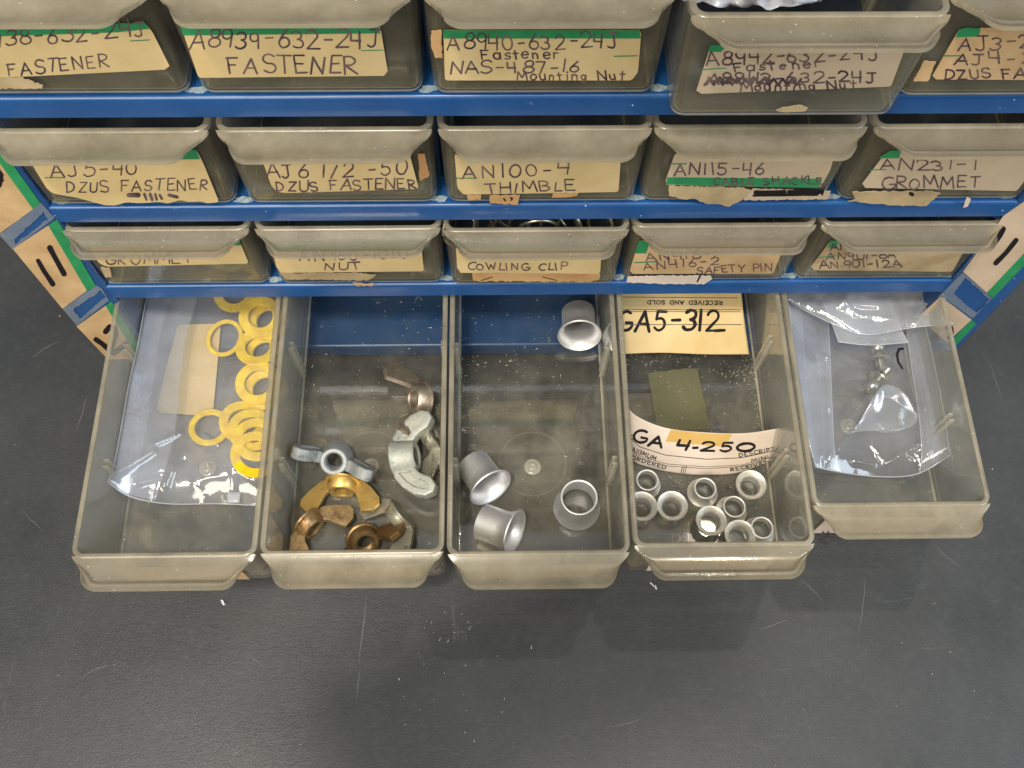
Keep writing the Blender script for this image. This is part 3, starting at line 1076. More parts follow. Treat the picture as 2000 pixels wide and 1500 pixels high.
# ------------------------------------------------------------------ loose sheets of paper and plastic
def spline(rows, ns, nt_):
    """rows of control points -> smooth grid"""
    def cr(p, t):
        n = len(p) - 1
        x = t * n
        i = min(int(x), n - 1)
        f = x - i
        p0, p1, p2, p3 = p[max(i - 1, 0)], p[i], p[i + 1], p[min(i + 2, n)]
        return .5 * ((2 * p1) + (p2 - p0) * f + (2 * p0 - 5 * p1 + 4 * p2 - p3) * f * f + (3 * p1 - p0 - 3 * p2 + p3) * f ** 3)
    return [[cr([cr(r, j / ns) for r in rows], i / nt_) for j in range(ns + 1)] for i in range(nt_ + 1)]


def grid_bm(g, wr=0, ws=60, thick=None, seed=0, th=.00018, creases=()):
    bm = bmesh.new()
    nt_, ns = len(g) - 1, len(g[0]) - 1

    def wob(p, k):
        q = p * ws + Vector((seed * 3.1, k * 7.7, seed))
        h = (noise.noise(q) + .5 * noise.noise(q * 2.3)) * wr
        for a, b, amp, wd in creases:
            ab = b - a
            t = max(0, min(1, (p - a).dot(ab) / ab.length_squared))
            d2 = ((a + ab * t) - p).xy.length_squared
            h += amp * math.exp(-d2 / (wd * wd))
        return Vector((0, 0, h))
    T = [[bm.verts.new(p + wob(p, 0)) for p in r] for r in g]
    for i in range(nt_):
        for j in range(ns):
            bm.faces.new((T[i][j], T[i][j + 1], T[i + 1][j + 1], T[i + 1][j]))
    if thick:
        B = []
        for i in range(nt_ + 1):
            row = []
            for j in range(ns + 1):
                if i in (0, nt_) or j in (0, ns):
                    row.append(T[i][j])
                else:
                    e = min(1, 6 * min(i / nt_, 1 - i / nt_)) * min(1, 8 * min(j / ns, 1 - j / ns))
                    p = g[i][j]
                    row.append(bm.verts.new(Vector((p.x, p.y, max(p.z - thick * e, FLOOR12 + .0003)))))
            B.append(row)
        for i in range(nt_):
            for j in range(ns):
                try:
                    bm.faces.new((B[i][j], B[i + 1][j], B[i + 1][j + 1], B[i][j + 1]))
                except ValueError:
                    pass
    else:
        bmesh.ops.recalc_face_normals(bm, faces=bm.faces)
        bmesh.ops.solidify(bm, geom=bm.faces[:], thickness=th)
    fix(bm)
    return bm


def px_rows(rows):
    return [[at(u, v, z=FLOOR12 + h) for u, v, h in r] for r in rows]


def bvh_surf(o):
    me = o.data
    t = BVHTree.FromPolygons([o.matrix_world @ v.co for v in me.vertices], [list(p.vertices) for p in me.polygons])

    def f(u, v, lift=0.0):
        h = t.ray_cast(CO, ray(u, v).normalized())
        if h[0] is None:
            return None
        return h[0] - ray(u, v).normalized() * (lift + .00006)
    return f


F = FLOOR12
def crease(u0, v0, u1, v1, h, amp, wd):
    return (at(u0, v0, z=F + h), at(u1, v1, z=F + h), amp, wd)


def bag_rim(bag, g, sides, r=.00028):
    """bright edge line of a film bag, painted as a pale bead along chosen sides"""
    nt_, ns = len(g) - 1, len(g[0]) - 1
    for sd in sides:
        pts = {'b': g[nt_], 't': g[0], 'l': [q[0] for q in g], 'r': [q[ns] for q in g]}[sd]
        bm = bmesh.new()
        tube(bm, [p + Vector((0, 0, .0001)) for p in pts], r, 6)
        fix(bm)
        mesh_obj('edge_highlight', bm, M['film_edge'], bag)


def many_creases(g, n, seed, amp=.0008):
    rnd = random.Random(seed)
    out = []
    for _ in range(n):
        r = rnd.choice(g)
        a = rnd.choice(r)
        th = rnd.uniform(0, 2 * pi)
        L = rnd.uniform(.004, .016)
        out.append((a, a + Vector((cos(th), sin(th), 0)) * L, rnd.uniform(-.6, 1) * amp, rnd.uniform(.0005, .0014)))
    return out


# ---- drawer 1: bag, card, washers
g = spline(px_rows([
    [(300, 545, .014), (350, 545, .010), (420, 545, .009), (480, 545, .010), (545, 545, .009)],
    [(285, 590, .016), (330, 590, .012), (410, 590, .009), (480, 590, .010), (552, 590, .009)],
    [(270, 670, .018), (310, 670, .013), (390, 670, .008), (470, 670, .010), (540, 670, .009)],
    [(252, 750, .019), (300, 752, .014), (380, 755, .008), (460, 755, .010), (532, 755, .009)],
    [(236, 840, .020), (285, 845, .015), (370, 850, .009), (450, 850, .011), (524, 850, .009)],
    [(222, 910, .020), (270, 915, .015), (350, 920, .010), (440, 925, .009), (516, 925, .007)],
    [(211, 942, .020), (255, 970, .013), (330, 984, .007), (430, 984, .003), (508, 988, .002)]]), 90, 130)
bag = tag(mesh_obj('plastic_bag', grid_bm(g, .0003, 60, .03, 1, creases=[crease(232, 938, 300, 880, .014, .0016, .0012), crease(300, 880, 352, 846, .010, .0016, .0010), crease(325, 950, 345, 905, .009, .0014, .0016), crease(345, 905, 362, 900, .009, -.001, .0014), crease(400, 850, 425, 870, .009, .0010, .001), crease(270, 948, 306, 934, .012, .0008, .001), crease(455, 960, 462, 900, .006, .0006, .0012)] + many_creases(g[60:], 16, 3, .0006) + many_creases(g, 16, 5, .0004)), M['film']), 'milky zip bag holding yellow washers and a tan card', 'bag')
bag_rim(bag, g, 'bl')
for c0, c1, dz in ((1, 38, .0012), (1, 22, .0020), (1, 9, .0028)):
    gf = [[p + Vector((0, 0, -dz)) for p in r[c0:c1]] for r in g[2:-3]]
    mesh_obj('side_fold', grid_bm(gf, .0003, 60, None, c1), M['film'], bag)
bm = bmesh.new()
box(bm, *[q for a, b in zip(at(444, 984, z=F + .0030), at(470, 960, z=F + .0048)) for q in sorted((a, b))], .0006)
mesh_obj('zip_slider', bm, M['film_edge'], bag)
bm = bmesh.new()
cp = [(346, 640), (352, 634), (425, 632), (431, 638), (424, 720), (416, 806), (410, 813), (312, 806), (306, 798), (324, 720)]
loft(bm, [[at(u, v, z=F + .0012 + q) for u, v in cp] for q in (0, .0003)])
fix(bm)
tag(mesh_obj('card', bm, M['card'], smooth=False), 'blank tan card with rounded corners inside the washer bag', 'card')


def washer(u, v, h, ro, ri, th, tilt, head, label, grp='yellow washers in the plastic bag'):
    bm = bmesh.new()
    b = .0003
    lathe(bm, [(ri, b), (ri + b, 0), (ro - b, 0), (ro, b), (ro, th - b), (ro - b, th), (ri + b, th), (ri, th - b)], 48, closed=True)
    fix(bm)
    o = mesh_obj('washer', bm, M['yellow'], angle=35)
    o.matrix_world = Matrix.Translation(at(u, v, z=F + h)) @ Matrix.Rotation(R(head), 4, 'Z') @ Matrix.Rotation(R(tilt), 4, 'X')
    return tag(o, label, 'washer', grp)


for a in ((510, 620, .0062, .0095, .0053, .0016, 6, 20, 'yellow washer topmost in the upper heap of the bag'),
          (526, 628, .0044, .0095, .0053, .0016, -5, 80, 'yellow washer showing through the hole of the top heap washer'),
          (440, 661, .0040, .0086, .0067, .0012, 14, -60, 'thin yellow washer lying across the top right corner of the tan card'),
          (504, 680, .0052, .0095, .0052, .0016, 8, 160, 'yellow washer second down in the column by the drawer wall'),
          (518, 690, .0030, .0086, .0050, .0014, -3, 40, 'yellow washer under the second washer of the column'),
          (505, 749, .0050, .0097, .0056, .0016, 5, 10, 'yellow washer halfway down the column against the wall'),
          (520, 762, .0028, .0094, .0054, .0016, 2, 10, 'yellow washer beneath the halfway washer of the column'),
          (410, 836, .0030, .0086, .0060, .0013, -8, -40, 'lone yellow washer lying below the tan card'),
          (475, 826, .0042, .0098, .0059, .0016, 14, 110, 'leftmost yellow washer of the fanned lower stack'),
          (492, 842, .0052, .0098, .0059, .0016, 16, 110, 'yellow washer second in the fanned lower stack'),
          (502, 860, .0060, .0098, .0059, .0016, 14, 110, 'yellow washer third in the fanned lower stack'),
          (500, 889, .0066, .0102, .0062, .0016, 12, 100, 'largest yellow washer lowest in the bag, glinting'),
          (460, 574, .0030, .0094, .0054, .0016, 4, 0, 'yellow washer half hidden under the blue lip beside the card'),
          (538, 574, .0036, .0094, .0054, .0016, -4, 0, 'yellow washer half hidden under the blue lip by the wall')):
    washer(*a)


# ---- drawer 2: wing nuts
def nut_matrix(u, v, h, head, elev, roll):
    th, ph = R(head), R(elev)
    A = Vector((cos(th) * cos(ph), sin(th) * cos(ph), sin(ph)))
    Wd = Vector((-sin(th), cos(th), 0))
    Wd = Matrix.Rotation(R(roll), 3, A) @ Wd
    N = A.cross(Wd)
    m = Matrix((Wd, N, A)).transposed().to_4x4()
    m.translation = at(u, v, z=F + h)
    return m


def extrude_outline(bm, pts, th, bev, recess=None, rd=0):
    """outline in the local x-z plane, thickness along y"""
    a = [bm.verts.new((x, -th / 2, z)) for x, z in pts]
    f = bm.faces.new(a)
    r = bmesh.ops.extrude_face_region(bm, geom=[f])
    vs_ = [e for e in r['geom'] if isinstance(e, bmesh.types.BMVert)]
    bmesh.ops.translate(bm, verts=vs_, vec=(0, th, 0))
    bmesh.ops.recalc_face_normals(bm, faces=bm.faces)
    es = [e for e in bm.edges]
    bmesh.ops.bevel(bm, geom=es, offset=bev, segments=2, affect='EDGES', profile=.5, clamp_overlap=True)
    if recess:
        for s in (-1, 1):
            bm.faces.ensure_lookup_table()
            bf = max((f for f in bm.faces if f.normal.y * s > .95), key=lambda f: f.calc_area())
            bmesh.ops.inset_region(bm, faces=[bf], thickness=recess, depth=0)
            bmesh.ops.inset_region(bm, faces=[bf], thickness=.0004, depth=-rd)


def wing_nut(kind, mat, u, v, h, head, elev, roll, label, sc=1.0, rust=False):
    root = thing('wing_nut', label, 'wing nut', mat=nut_matrix(u, v, h, head, elev, roll), group='wing nuts in the second open drawer')
    bm = bmesh.new()
    if kind == 'cast':
        R0, R1, H, ri = .0066, .0054, .0088, .0032
    else:
        R0, R1, H, ri = .0066, .0056, .0054, .0032
    fl = .0007 if kind == 'forged' else .0002
    prof = [(ri + .0006, -H / 2), (R0 + fl - .0004, -H / 2), (R0 + fl, -H / 2 + .0004), (R0 + fl - .0002, -H / 2 + .0011), (R0 - .0002, -H / 2 + .0015), (R1 + .0002, H / 2 - .0008), (R1 - .0005, H / 2), (ri + .0006, H / 2), (ri, H / 2 - .0006)]
    n = 8
    for i in range(n):      # thread
        z = H / 2 - .0008 - (H - .0016) * i / n
        prof += [(ri, z), (ri + .00035, z - (H - .0016) / n * .5)]
    prof += [(ri, -H / 2 + .0006)]
    lathe(bm, [(r * sc, z * sc) for r, z in prof], 40, closed=True)
    fix(bm)
    mesh_obj('hub', bm, mat, root, angle=40)
    if rust:
        bm = bmesh.new()
        lathe(bm, [(.00005, 0), ((ri - .0002) * sc, 0), ((ri - .0002) * sc, .001), (.00005, .001)], 24)
        fix(bm)
        o = mesh_obj('rusty_core', bm, M['rust'], root)
        o.location.z = H / 2 * sc - .0026
    for s in (-1, 1):
        bm = bmesh.new()
        if kind == 'cast':
            pts = [(.0045, -.0044), (.0080, -.0040), (.0118, -.0012), (.0152, .0030), (.0165, .0072), (.0156, .0104), (.0128, .0116), (.0094, .0096), (.0070, .0052), (.0045, .0038)]
            extrude_outline(bm, [(x * sc * s, z * sc) for x, z in pts], .0050 * sc, .0011, .0016, .0008)
        else:
            pts = [(.0048, -.0024), (.0086, -.0022), (.0126, .0014), (.0162, .0060), (.0164, .0086), (.0134, .0114), (.0092, .0116), (.0076, .0076), (.0062, .0038), (.0048, .0022)]
            extrude_outline(bm, [(x * sc * s, z * sc) for x, z in pts], .0026 * sc, .0003)
            for vv in bm.verts:     # wings twist a little towards their tips
                vv.co.y += (abs(vv.co.x) - .004 * sc) * .16 * s
        fix(bm)
        wo = mesh_obj('wing', bm, mat, root, angle=24)
        wn = wo.modifiers.new('weighted', 'WEIGHTED_NORMAL')
        wn.keep_sharp = True
        wn.weight = 100
    return root


wing_nut('cast', M['zinc'], 654, 898, .0085, -84, 60, -24, 'dull grey cast wing nut with its open hole facing up, on the gold nut', 1.05)
wing_nut('cast', M['zinc_pale'], 792, 893, .0092, 4, 14, 0, 'biggest pale grey wing nut with recessed wings and a rusty hole', 1.13, True)
wing_nut('forged', M['brass'], 668, 950, .0036, -92, 8, 0, 'bright gold wing nut lying on its side under the grey one', 1.0)
wing_nut('forged', M['brass_dull'], 606, 1026, .0048, -42, 4, -10, 'brassy brown wing nut leaning on the left drawer wall', .98)
wing_nut('forged', M['nickel'], 778, 1012, .0060, -142, -14, 8, 'silver wing nut nearest the drawer front', 1.0)
wing_nut('forged', M['bronze'], 712, 1058, .0040, -62, 48, 0, 'dark brown wing nut half hidden by the drawer front', 1.0)
wing_nut('forged', M['nickel_warm'], 818, 780, .0046, 192, 30, 0, 'tarnished wing nut farthest back, one wing pointing up', 1.12)
wing_nut('forged', M['nickel'], 842, 856, .0036, 205, -22, 0, 'silver wing nut pinned between the biggest nut and the wall', 1.0)


# ---- drawer 3: flared sleeves; drawer 4: small ferrules
def sleeve_bm(r, fr, L, t):
    bm = bmesh.new()
    k = fr - r
    prof = [(r, 0), (r, L * .60), (r + k * .08, L * .72), (r + k * .30, L * .84), (r + k * .72, L * .95), (fr, L), (fr - t * .3, L + t * .6), (fr - t * 1.1, L + t * .2),
            (r + k * .66 - t, L * .935), (r + k * .24 - t, L * .82), (r + k * .05 - t, L * .70), (r - t, L * .58), (r - t, t * .4), (r - t * .7, 0), (r - t * .2, -t * .1)]
    lathe(bm, prof, 56, closed=True)
    fix(bm)
    return bm


def axis_matrix(p, d):
    q = Vector(d).normalized().to_track_quat('Z', 'Y')
    m = q.to_matrix().to_4x4()
    m.translation = p
    return m


GS = 'flared aluminium sleeves in the middle open drawer'
RS, FS, LS, TS = .0073, .0096, .0142, .0008


def lying(u, v, head, label, tip=0.0, du=0):
    """sleeve lying on the floor: centre of the mouth at (u, v), pointing along head"""
    h = FS
    alpha = math.asin((FS - RS) / LS)
    d = Vector((cos(R(head)) * cos(alpha), sin(R(head)) * cos(alpha), sin(alpha) + tip))
    d.normalize()
    mouth = at(u, v, z=F + h * cos(alpha))
    o = mesh_obj('sleeve', sleeve_bm(RS, FS, LS, TS), M['alu'], angle=50)
    o.matrix_world = axis_matrix(mouth - d * LS, d)
    return tag(o, label, 'sleeve', GS)


lying(1132, 655, -91, 'aluminium sleeve lying at the back of the drawer beside the wall', .12)
lying(958, 952, -58, 'aluminium sleeve lying by the left wall with its mouth towards the viewer', .12)
lying(1004, 1040, -24, 'scratched aluminium sleeve partly hidden by the drawer front', .10)
o = mesh_obj('sleeve', sleeve_bm(RS, FS, LS, TS), M['alu'], angle=50)
p = at(1131, 972, z=F + LS)
o.matrix_world = Matrix.Translation((p.x, p.y, F + LS + TS)) @ Matrix.Rotation(pi, 4, 'X')
tag(o, 'aluminium sleeve standing upright on its flare', 'sleeve', GS)

GF = 'small ferrules in the fourth open drawer'
FR, FF, FL = .0045, .0063, .0064
for u, v, upn, lb in ((1264, 938, 1, 'small ferrule at the back left below the word ORDERED'),
                      (1254, 989, 0, 'wide mouthed ferrule cut by the left wall of the drawer'),
                      (1313, 988, 0, 'wide mouthed ferrule right of the one at the left wall'),
                      (1377, 954, 1, 'narrow end up ferrule under the curved card, middle of the back row'),
                      (1467, 947, 0, 'wide mouthed ferrule at the back right beneath RECEIVED'),
                      (1434, 990, 1, 'narrow end up ferrule between the back right one and the nearest row'),
                      (1389, 1017, 0, 'wide mouthed ferrule with a bright bottom in the middle of the floor'),
                      (1445, 1045, 0, 'wide mouthed ferrule half hidden by the drawer front'),
                      (1488, 1031, 1, 'narrow end up ferrule in the front right corner')):
    o = mesh_obj('ferrule', sleeve_bm(FR, FF, FL, .0007), M['alu_dull'], angle=50)
    p = at(u, v, z=F + FL)
    p.z = F + .0001
    m = Matrix.Translation(p) @ Matrix.Rotation(random.uniform(0, 6), 4, 'Z')
    if upn:
        m = Matrix.Translation((p.x, p.y, F + FL + .0006)) @ Matrix.Rotation(pi, 4, 'X')
    o.matrix_world = m
    tag(o, lb, 'ferrule', GF)

# ---- drawer 4: written cards
g = spline(px_rows([[(1196, 545, .014), (1290, 543, .014), (1380, 543, .0138), (1446, 545, .014)],
                    [(1202, 610, .009), (1290, 609, .0092), (1380, 611, .0092), (1452, 612, .009)],
                    [(1208, 692, .0016), (1290, 689, .0030), (1380, 692, .0024), (1463, 692, .0014)]]), 30, 24)
oc = tag(mesh_obj('card', grid_bm(g, 0, th=.00025), M['card']), 'flat tan card with large black marker writing at the back of the drawer', 'card')
sf = bvh_surf(oc)
bm = bmesh.new()
for st, wd in ((text_strokes('GA5-312', (1206, 645), (1402, 646), 38, .05, .12), 6.0),):
    ribbons(bm, st, wd, sf)
ribbons(bm, [[Vector((1396, 646)), Vector((1415, 645))]], 6, sf)
mesh_obj('writing', bm, M['ink'], oc, False)
bm = bmesh.new()
for a, b, wd in (((1205, 634), (1458, 634), 1.4), ((1203, 604), (1455, 605), 1.2), ((1203, 608), (1455, 609), 1.2), ((1202, 580), (1450, 582), 1.4)):
    ribbons(bm, [[Vector(a), Vector(b)]], wd, sf)
ribbons(bm, text_strokes('RECEIVED AND SOLD', (1411, 588), (1264, 587), 7, .0), 2.0, sf)
mesh_obj('printing', bm, M['print'], oc, False)

g = spline(px_rows([[(1220, 786, .021), (1242, 812, .019), (1300, 836, .0175), (1380, 845, .0165), (1460, 846, .016), (1536, 834, .017)],
                    [(1222, 848, .011), (1246, 866, .010), (1305, 882, .0085), (1380, 888, .008), (1455, 886, .0075), (1520, 868, .009)],
                    [(1226, 892, .0012), (1250, 908, .0008), (1308, 922, .0005), (1380, 928, .0004), (1450, 922, .0005), (1503, 900, .001)]]), 48, 20)
oc = tag(mesh_obj('card', grid_bm(g, 0, th=.00025), M['card_white']), 'curved pinkish stock card standing across the drawer behind the ferrules', 'card')
sf = bvh_surf(oc)
bm = bmesh.new()
for ch, q0, q1, cap in (('G', (1234, 861), (1260, 866), 24), ('A', (1266, 870), (1292, 874), 20), ('4', (1318, 877), (1345, 879), 18),
                        ('-', (1350, 882), (1362, 882), 14), ('2', (1368, 880), (1394, 881), 17), ('5', (1406, 882), (1428, 882), 17), ('0', (1436, 881), (1472, 881), 15)):
    ribbons(bm, text_strokes(ch, q0, q1, cap, .02, .1), 5.0, sf, .00008)
mesh_obj('writing', bm, M['ink'], oc, False)
bm = bmesh.new()
for pts, wd in (([(1222, 848), (1250, 873), (1300, 889), (1380, 897), (1450, 894), (1512, 880)], 1.3), ([(1223, 870), (1250, 891), (1300, 906), (1380, 912), (1450, 908), (1506, 893)], 1.1),
                ([(1223, 874), (1250, 895), (1300, 910), (1380, 915.5), (1450, 911), (1505, 896)], 1.1), ([(1333, 911), (1330, 924)], 1.4), ([(1337, 911), (1334, 924)], 1.4), ([(1341, 911), (1338, 924)], 1.4)):
    ribbons(bm, [[Vector(p) for p in pts]], wd, sf)
for s, a, b, c in (('MAXIMUM', (1222, 876), (1280, 900), 8), ('ORDERED', (1232, 896), (1300, 917), 7), ('DESCRIPT', (1444, 893), (1514, 880), 7), ('MINI', (1468, 903), (1502, 895), 6), ('RECEIVED', (1427, 921), (1500, 906), 6), ('NO.', (1222, 850), (1240, 862), 8)):
    ribbons(bm, text_strokes(s, a, b, c, 0), 1.8, sf)
mesh_obj('printing', bm, M['print'], oc, False)
bm = bmesh.new()
NS_ = 16
A0, A1 = [(1310 + (1430 - 1310) * i / NS_, 839 + 9 * sin(i / NS_ * 1.6)) for i in range(NS_ + 1)], [(1300 + (1418 - 1300) * i / NS_, 862 + 9 * sin(i / NS_ * 1.6) + random.uniform(-1, 1)) for i in range(NS_ + 1)]
for i in range(NS_):
    q = [sf(*A0[i], .00003), sf(*A0[i + 1], .00003), sf(*A1[i + 1], .00003), sf(*A1[i], .00003)]
    if all(q):
        bm.faces.new([bm.verts.new(v) for v in q])
mesh_obj('tape_stain', bm, M['card_stain'], oc, False)


# ---- drawer 5: bags and ball studs
def stud(u, v, h, d, label):
    root = thing('ball_stud', label, 'ball stud', mat=axis_matrix(at(u, v, z=F + h), d), group='ball studs in the right hand bag')
    bm = bmesh.new()
    lathe(bm, [(.00005, .0052), (.0011, .0052), (.0012, .0058), (.0024, .0058)] + [(.0034 * cos(R(a)), .0034 + .0034 * sin(R(a)) * 1.0) for a in range(45, -61, -15)] + [(.0017, .0002), (.0017, -.0008), (.00005, -.0008)], 32)
    fix(bm)
    mesh_obj('ball', bm, M['steel'], root, angle=40)
    bm = bmesh.new()
    lathe(bm, [(.00005, -.0008), (.0042, -.0008), (.0046, -.0012), (.0046, -.0022), (.0040, -.0026), (.00005, -.0026)], 32)
    fix(bm)
    mesh_obj('flange', bm, M['steel'], root, angle=40)
    bm = bmesh.new()
    pr = [(.00005, -.0026)]
    for i in range(8):
        pr += [(.0021, -.0028 - i * .0007), (.0018, -.00315 - i * .0007)]
    pr += [(.0014, -.0086), (.00005, -.0086)]
    lathe(bm, pr, 24)
    fix(bm)
    mesh_obj('thread', bm, M['steel'], root, angle=30)


stud(1716, 692, .0072, (-.05, .85, .12), 'ball stud lying upright in the bag, ball end to the back')
stud(1712, 744, .0070, (-.75, -.72, .05), 'ball stud lying aslant in the bag, hollow ball end to the front')
g = spline(px_rows([
    [(1530, 555, .016), (1600, 555, .012), (1690, 555, .010), (1760, 555, .012), (1796, 555, .015)],
    [(1541, 600, .017), (1610, 610, .012), (1690, 615, .0105), (1765, 610, .012), (1802, 612, .016)],
    [(1552, 700, .017), (1615, 705, .011), (1700, 705, .0112), (1775, 705, .012), (1822, 700, .017)],
    [(1565, 800, .016), (1620, 810, .010), (1705, 800, .0100), (1790, 805, .012), (1842, 800, .017)],
    [(1582, 870, .014), (1625, 880, .009), (1710, 885, .0075), (1795, 885, .010), (1852, 868, .016)],
    [(1594, 912, .010), (1640, 922, .006), (1715, 931, .004), (1790, 926, .006), (1857, 888, .012)]]), 90, 130)
bagb = tag(mesh_obj('plastic_bag', grid_bm(g, .0006, 55, .03, 5, creases=[crease(1612, 700, 1618, 800, .011, .0014, .0012), crease(1618, 800, 1622, 900, .010, .0012, .0012), crease(1778, 700, 1800, 800, .012, .0012, .0012), crease(1800, 800, 1812, 910, .011, .0012, .0012), crease(1740, 900, 1790, 870, .009, .0012, .0014), crease(1670, 900, 1705, 905, .008, .0012, .0012), crease(1600, 640, 1612, 700, .012, .0010, .0012)] + many_creases(g, 40, 8, .0008)), M['film_bag']), 'milky zip bag holding two bright ball studs', 'bag')
bag_rim(bagb, g, 'blr')
for c0, c1, dz in ((1, 26, .0016), (1, 12, .0028), (70, 90, .0016), (78, 90, .0028)):
    gf = [[p + Vector((0, 0, -dz)) for p in r[c0:c1]] for r in g[2:-3]]
    mesh_obj('side_fold', grid_bm(gf, .0003, 60, None, c1), M['film'], bagb)
    if dz < .002:
        bag_rim(bagb, gf, 'r' if c0 == 1 else 'l', .00022)
sfb = bvh_surf(bagb)
bm = bmesh.new()
ribbons(bm, [[Vector(p) for p in ((1764, 681), (1756, 682), (1752, 692), (1754, 706), (1762, 719))]], 4.5, sfb)
mesh_obj('ink_mark', bm, M['ink'], bagb, False)
g = spline(px_rows([
    [(1524, 545, .020), (1600, 545, .020), (1690, 540, .022), (1760, 545, .024), (1812, 545, .026)],
    [(1532, 575, .020), (1600, 585, .021), (1680, 585, .024), (1765, 590, .024), (1822, 580, .027)],
    [(1545, 590, .019), (1612, 612, .021), (1682, 618, .022), (1770, 615, .025), (1838, 606, .028)],
    [(1560, 600, .018), (1625, 632, .019), (1690, 654, .020), (1775, 641, .024), (1862, 631, .029)]]), 50, 30)
fb = tag(mesh_obj('plastic_sheet', grid_bm(g, .0012, 60, None, 9, .00012, many_creases(g, 24, 11, .0014)), M['film_clear']), 'crumpled clear bag mouth sticking out from under the blue lip', 'bag')
bag_rim(fb, g, 'b', .0002)
g = spline(px_rows([
    [(1600, 575, .018), (1660, 575, .018), (1740, 590, .018)],
    [(1622, 625, .018), (1690, 640, .0185), (1756, 636, .018)],
    [(1638, 668, .017), (1700, 674, .0175), (1773, 669, .017)]]), 26, 26)
fb = tag(mesh_obj('plastic_sheet', grid_bm(g, .0008, 70, None, 4, .00012), M['film_clear']), 'square corner of clear film folded over the ball studs', 'bag')
bag_rim(fb, g, 'blr', .0002)
g = spline(px_rows([
    [(1668, 838, .0105), (1700, 800, .0120), (1728, 775, .0125), (1758, 790, .0120), (1794, 812, .0115)],
    [(1672, 838, .0110), (1705, 778, .0160), (1730, 754, .0165), (1768, 770, .0150), (1792, 814, .0118)],
    [(1664, 844, .0100), (1705, 842, .0105), (1730, 846, .0105), (1760, 842, .0105), (1790, 826, .0110)]]), 30, 20)
fb = tag(mesh_obj('plastic_flap', grid_bm(g, .0003, 70, None, 2, .00012), M['film_bag']), 'small arched flap of clear film standing on the stud bag', 'bag')
bag_rim(fb, g, 't', .0002)

# ---- top row pulled-out drawer: crumpled white bag
zt = D94.location.z + HT - .003
g = [[at(1330 + 270 * j / 30 + 6 * sin(i), -70 + (86 - 24 * abs(j / 30 - .5) + 10 * noise.noise(Vector((j * .3, 3, 1)))) * i / 14, z=zt - .001 + .005 * noise.noise(Vector((j * .21, i * .3, 2))) + .0035 * sin(j * .7 + i * .2)) for j in range(31)] for i in range(15)]
tag(mesh_obj('plastic_bag', grid_bm(g, .0015, 90, None, 3, .0002), plastic('white_bag_film', .85, (.70, .72, .78), (.95, .96, 1), .3, .15, .3, .02, 1.5)), 'crumpled whitish plastic bag in the pulled out top drawer', 'bag')

# ---- wire clips in the third row, showing in the gap over the handle
cm = metal('wire_steel', (.55, .52, .45), .28, (.35, .31, .25), .05)
rnd = random.Random(4)
zc = D113.location.z
for k in range(9):
    x = D113.location.x - .026 + k * .0065 + rnd.uniform(-.001, .001)
    y = D113['front'] + .005 + rnd.uniform(0, .010)
    bm = bmesh.new()
    rr = rnd.uniform(.006, .0085)
    pts = [Vector((rr * cos(a * pi / 12), 0, rr * sin(a * pi / 12) + .004)) for a in range(-4, 17)]
    pts = [Vector((rr * .2, 0, -.014))] + pts + [Vector((-rr * .5, 0, -.012))]
    tube(bm, pts, .0007, 8)
    fix(bm)
    o = mesh_obj('wire_clip', bm, cm, angle=60)
    o.location = (x, y, zc + HT - .0105 + rnd.uniform(-.002, .0012))
    o.rotation_euler = (rnd.uniform(-.5, .2), rnd.uniform(-.3, .3), rnd.uniform(-.9, .9))
    tag(o, 'bent wire cowling clip heaped behind the handle of the third row middle drawer', 'clip', 'wire clips in the third row middle drawer')


# ------------------------------------------------------------------ plastic shavings and lint on the drawer floors
def flakes(name, label, xa, xb, ya, yb, z, n, seed, big=1.0, clump=None):
    rnd = random.Random(seed)
    bm = bmesh.new()
    for _ in range(n):
        if clump and rnd.random() < .45:
            c = rnd.choice(clump)
            x, y = rnd.gauss(c[0], c[2]), rnd.gauss(c[1], c[3])
        else:
            x, y = rnd.uniform(xa, xb), rnd.uniform(ya, yb)
        x, y = min(max(x, xa), xb), min(max(y, ya), yb)
        r = rnd.random()
        L = (.0002 + .0005 * rnd.random() ** 2) if r < .75 else .0007 + .0012 * rnd.random() ** 2
        L *= big
        wd = rnd.uniform(.00009, .00018)
        a0 = rnd.uniform(0, 2 * pi)
        cur = rnd.uniform(-2.6, 2.6) if r > .75 else rnd.uniform(-.6, .6)
        m = 5 if r > .75 else 2
        p = Vector((x, y, z + rnd.uniform(.00005, .0003)))
        prev = None
        for i in range(m + 1):
            a = a0 + cur * i / m
            nrm = Vector((-sin(a), cos(a), rnd.uniform(.1, .7))) * wd * (1 - .6 * abs(i / m - .5))
            q = [bm.verts.new(p + nrm), bm.verts.new(p - nrm * .5)]
            if prev:
                bm.faces.new((prev[0], q[0], q[1], prev[1]))
            prev = q
            p = p + Vector((cos(a), sin(a), rnd.uniform(-.1, .15))) * (L / m)
    bmesh.ops.solidify(bm, geom=bm.faces[:], thickness=.00004)
    o = mesh_obj(name, bm, M['flake'], smooth=False)
    tag(o, label, 'shavings', kind='stuff')


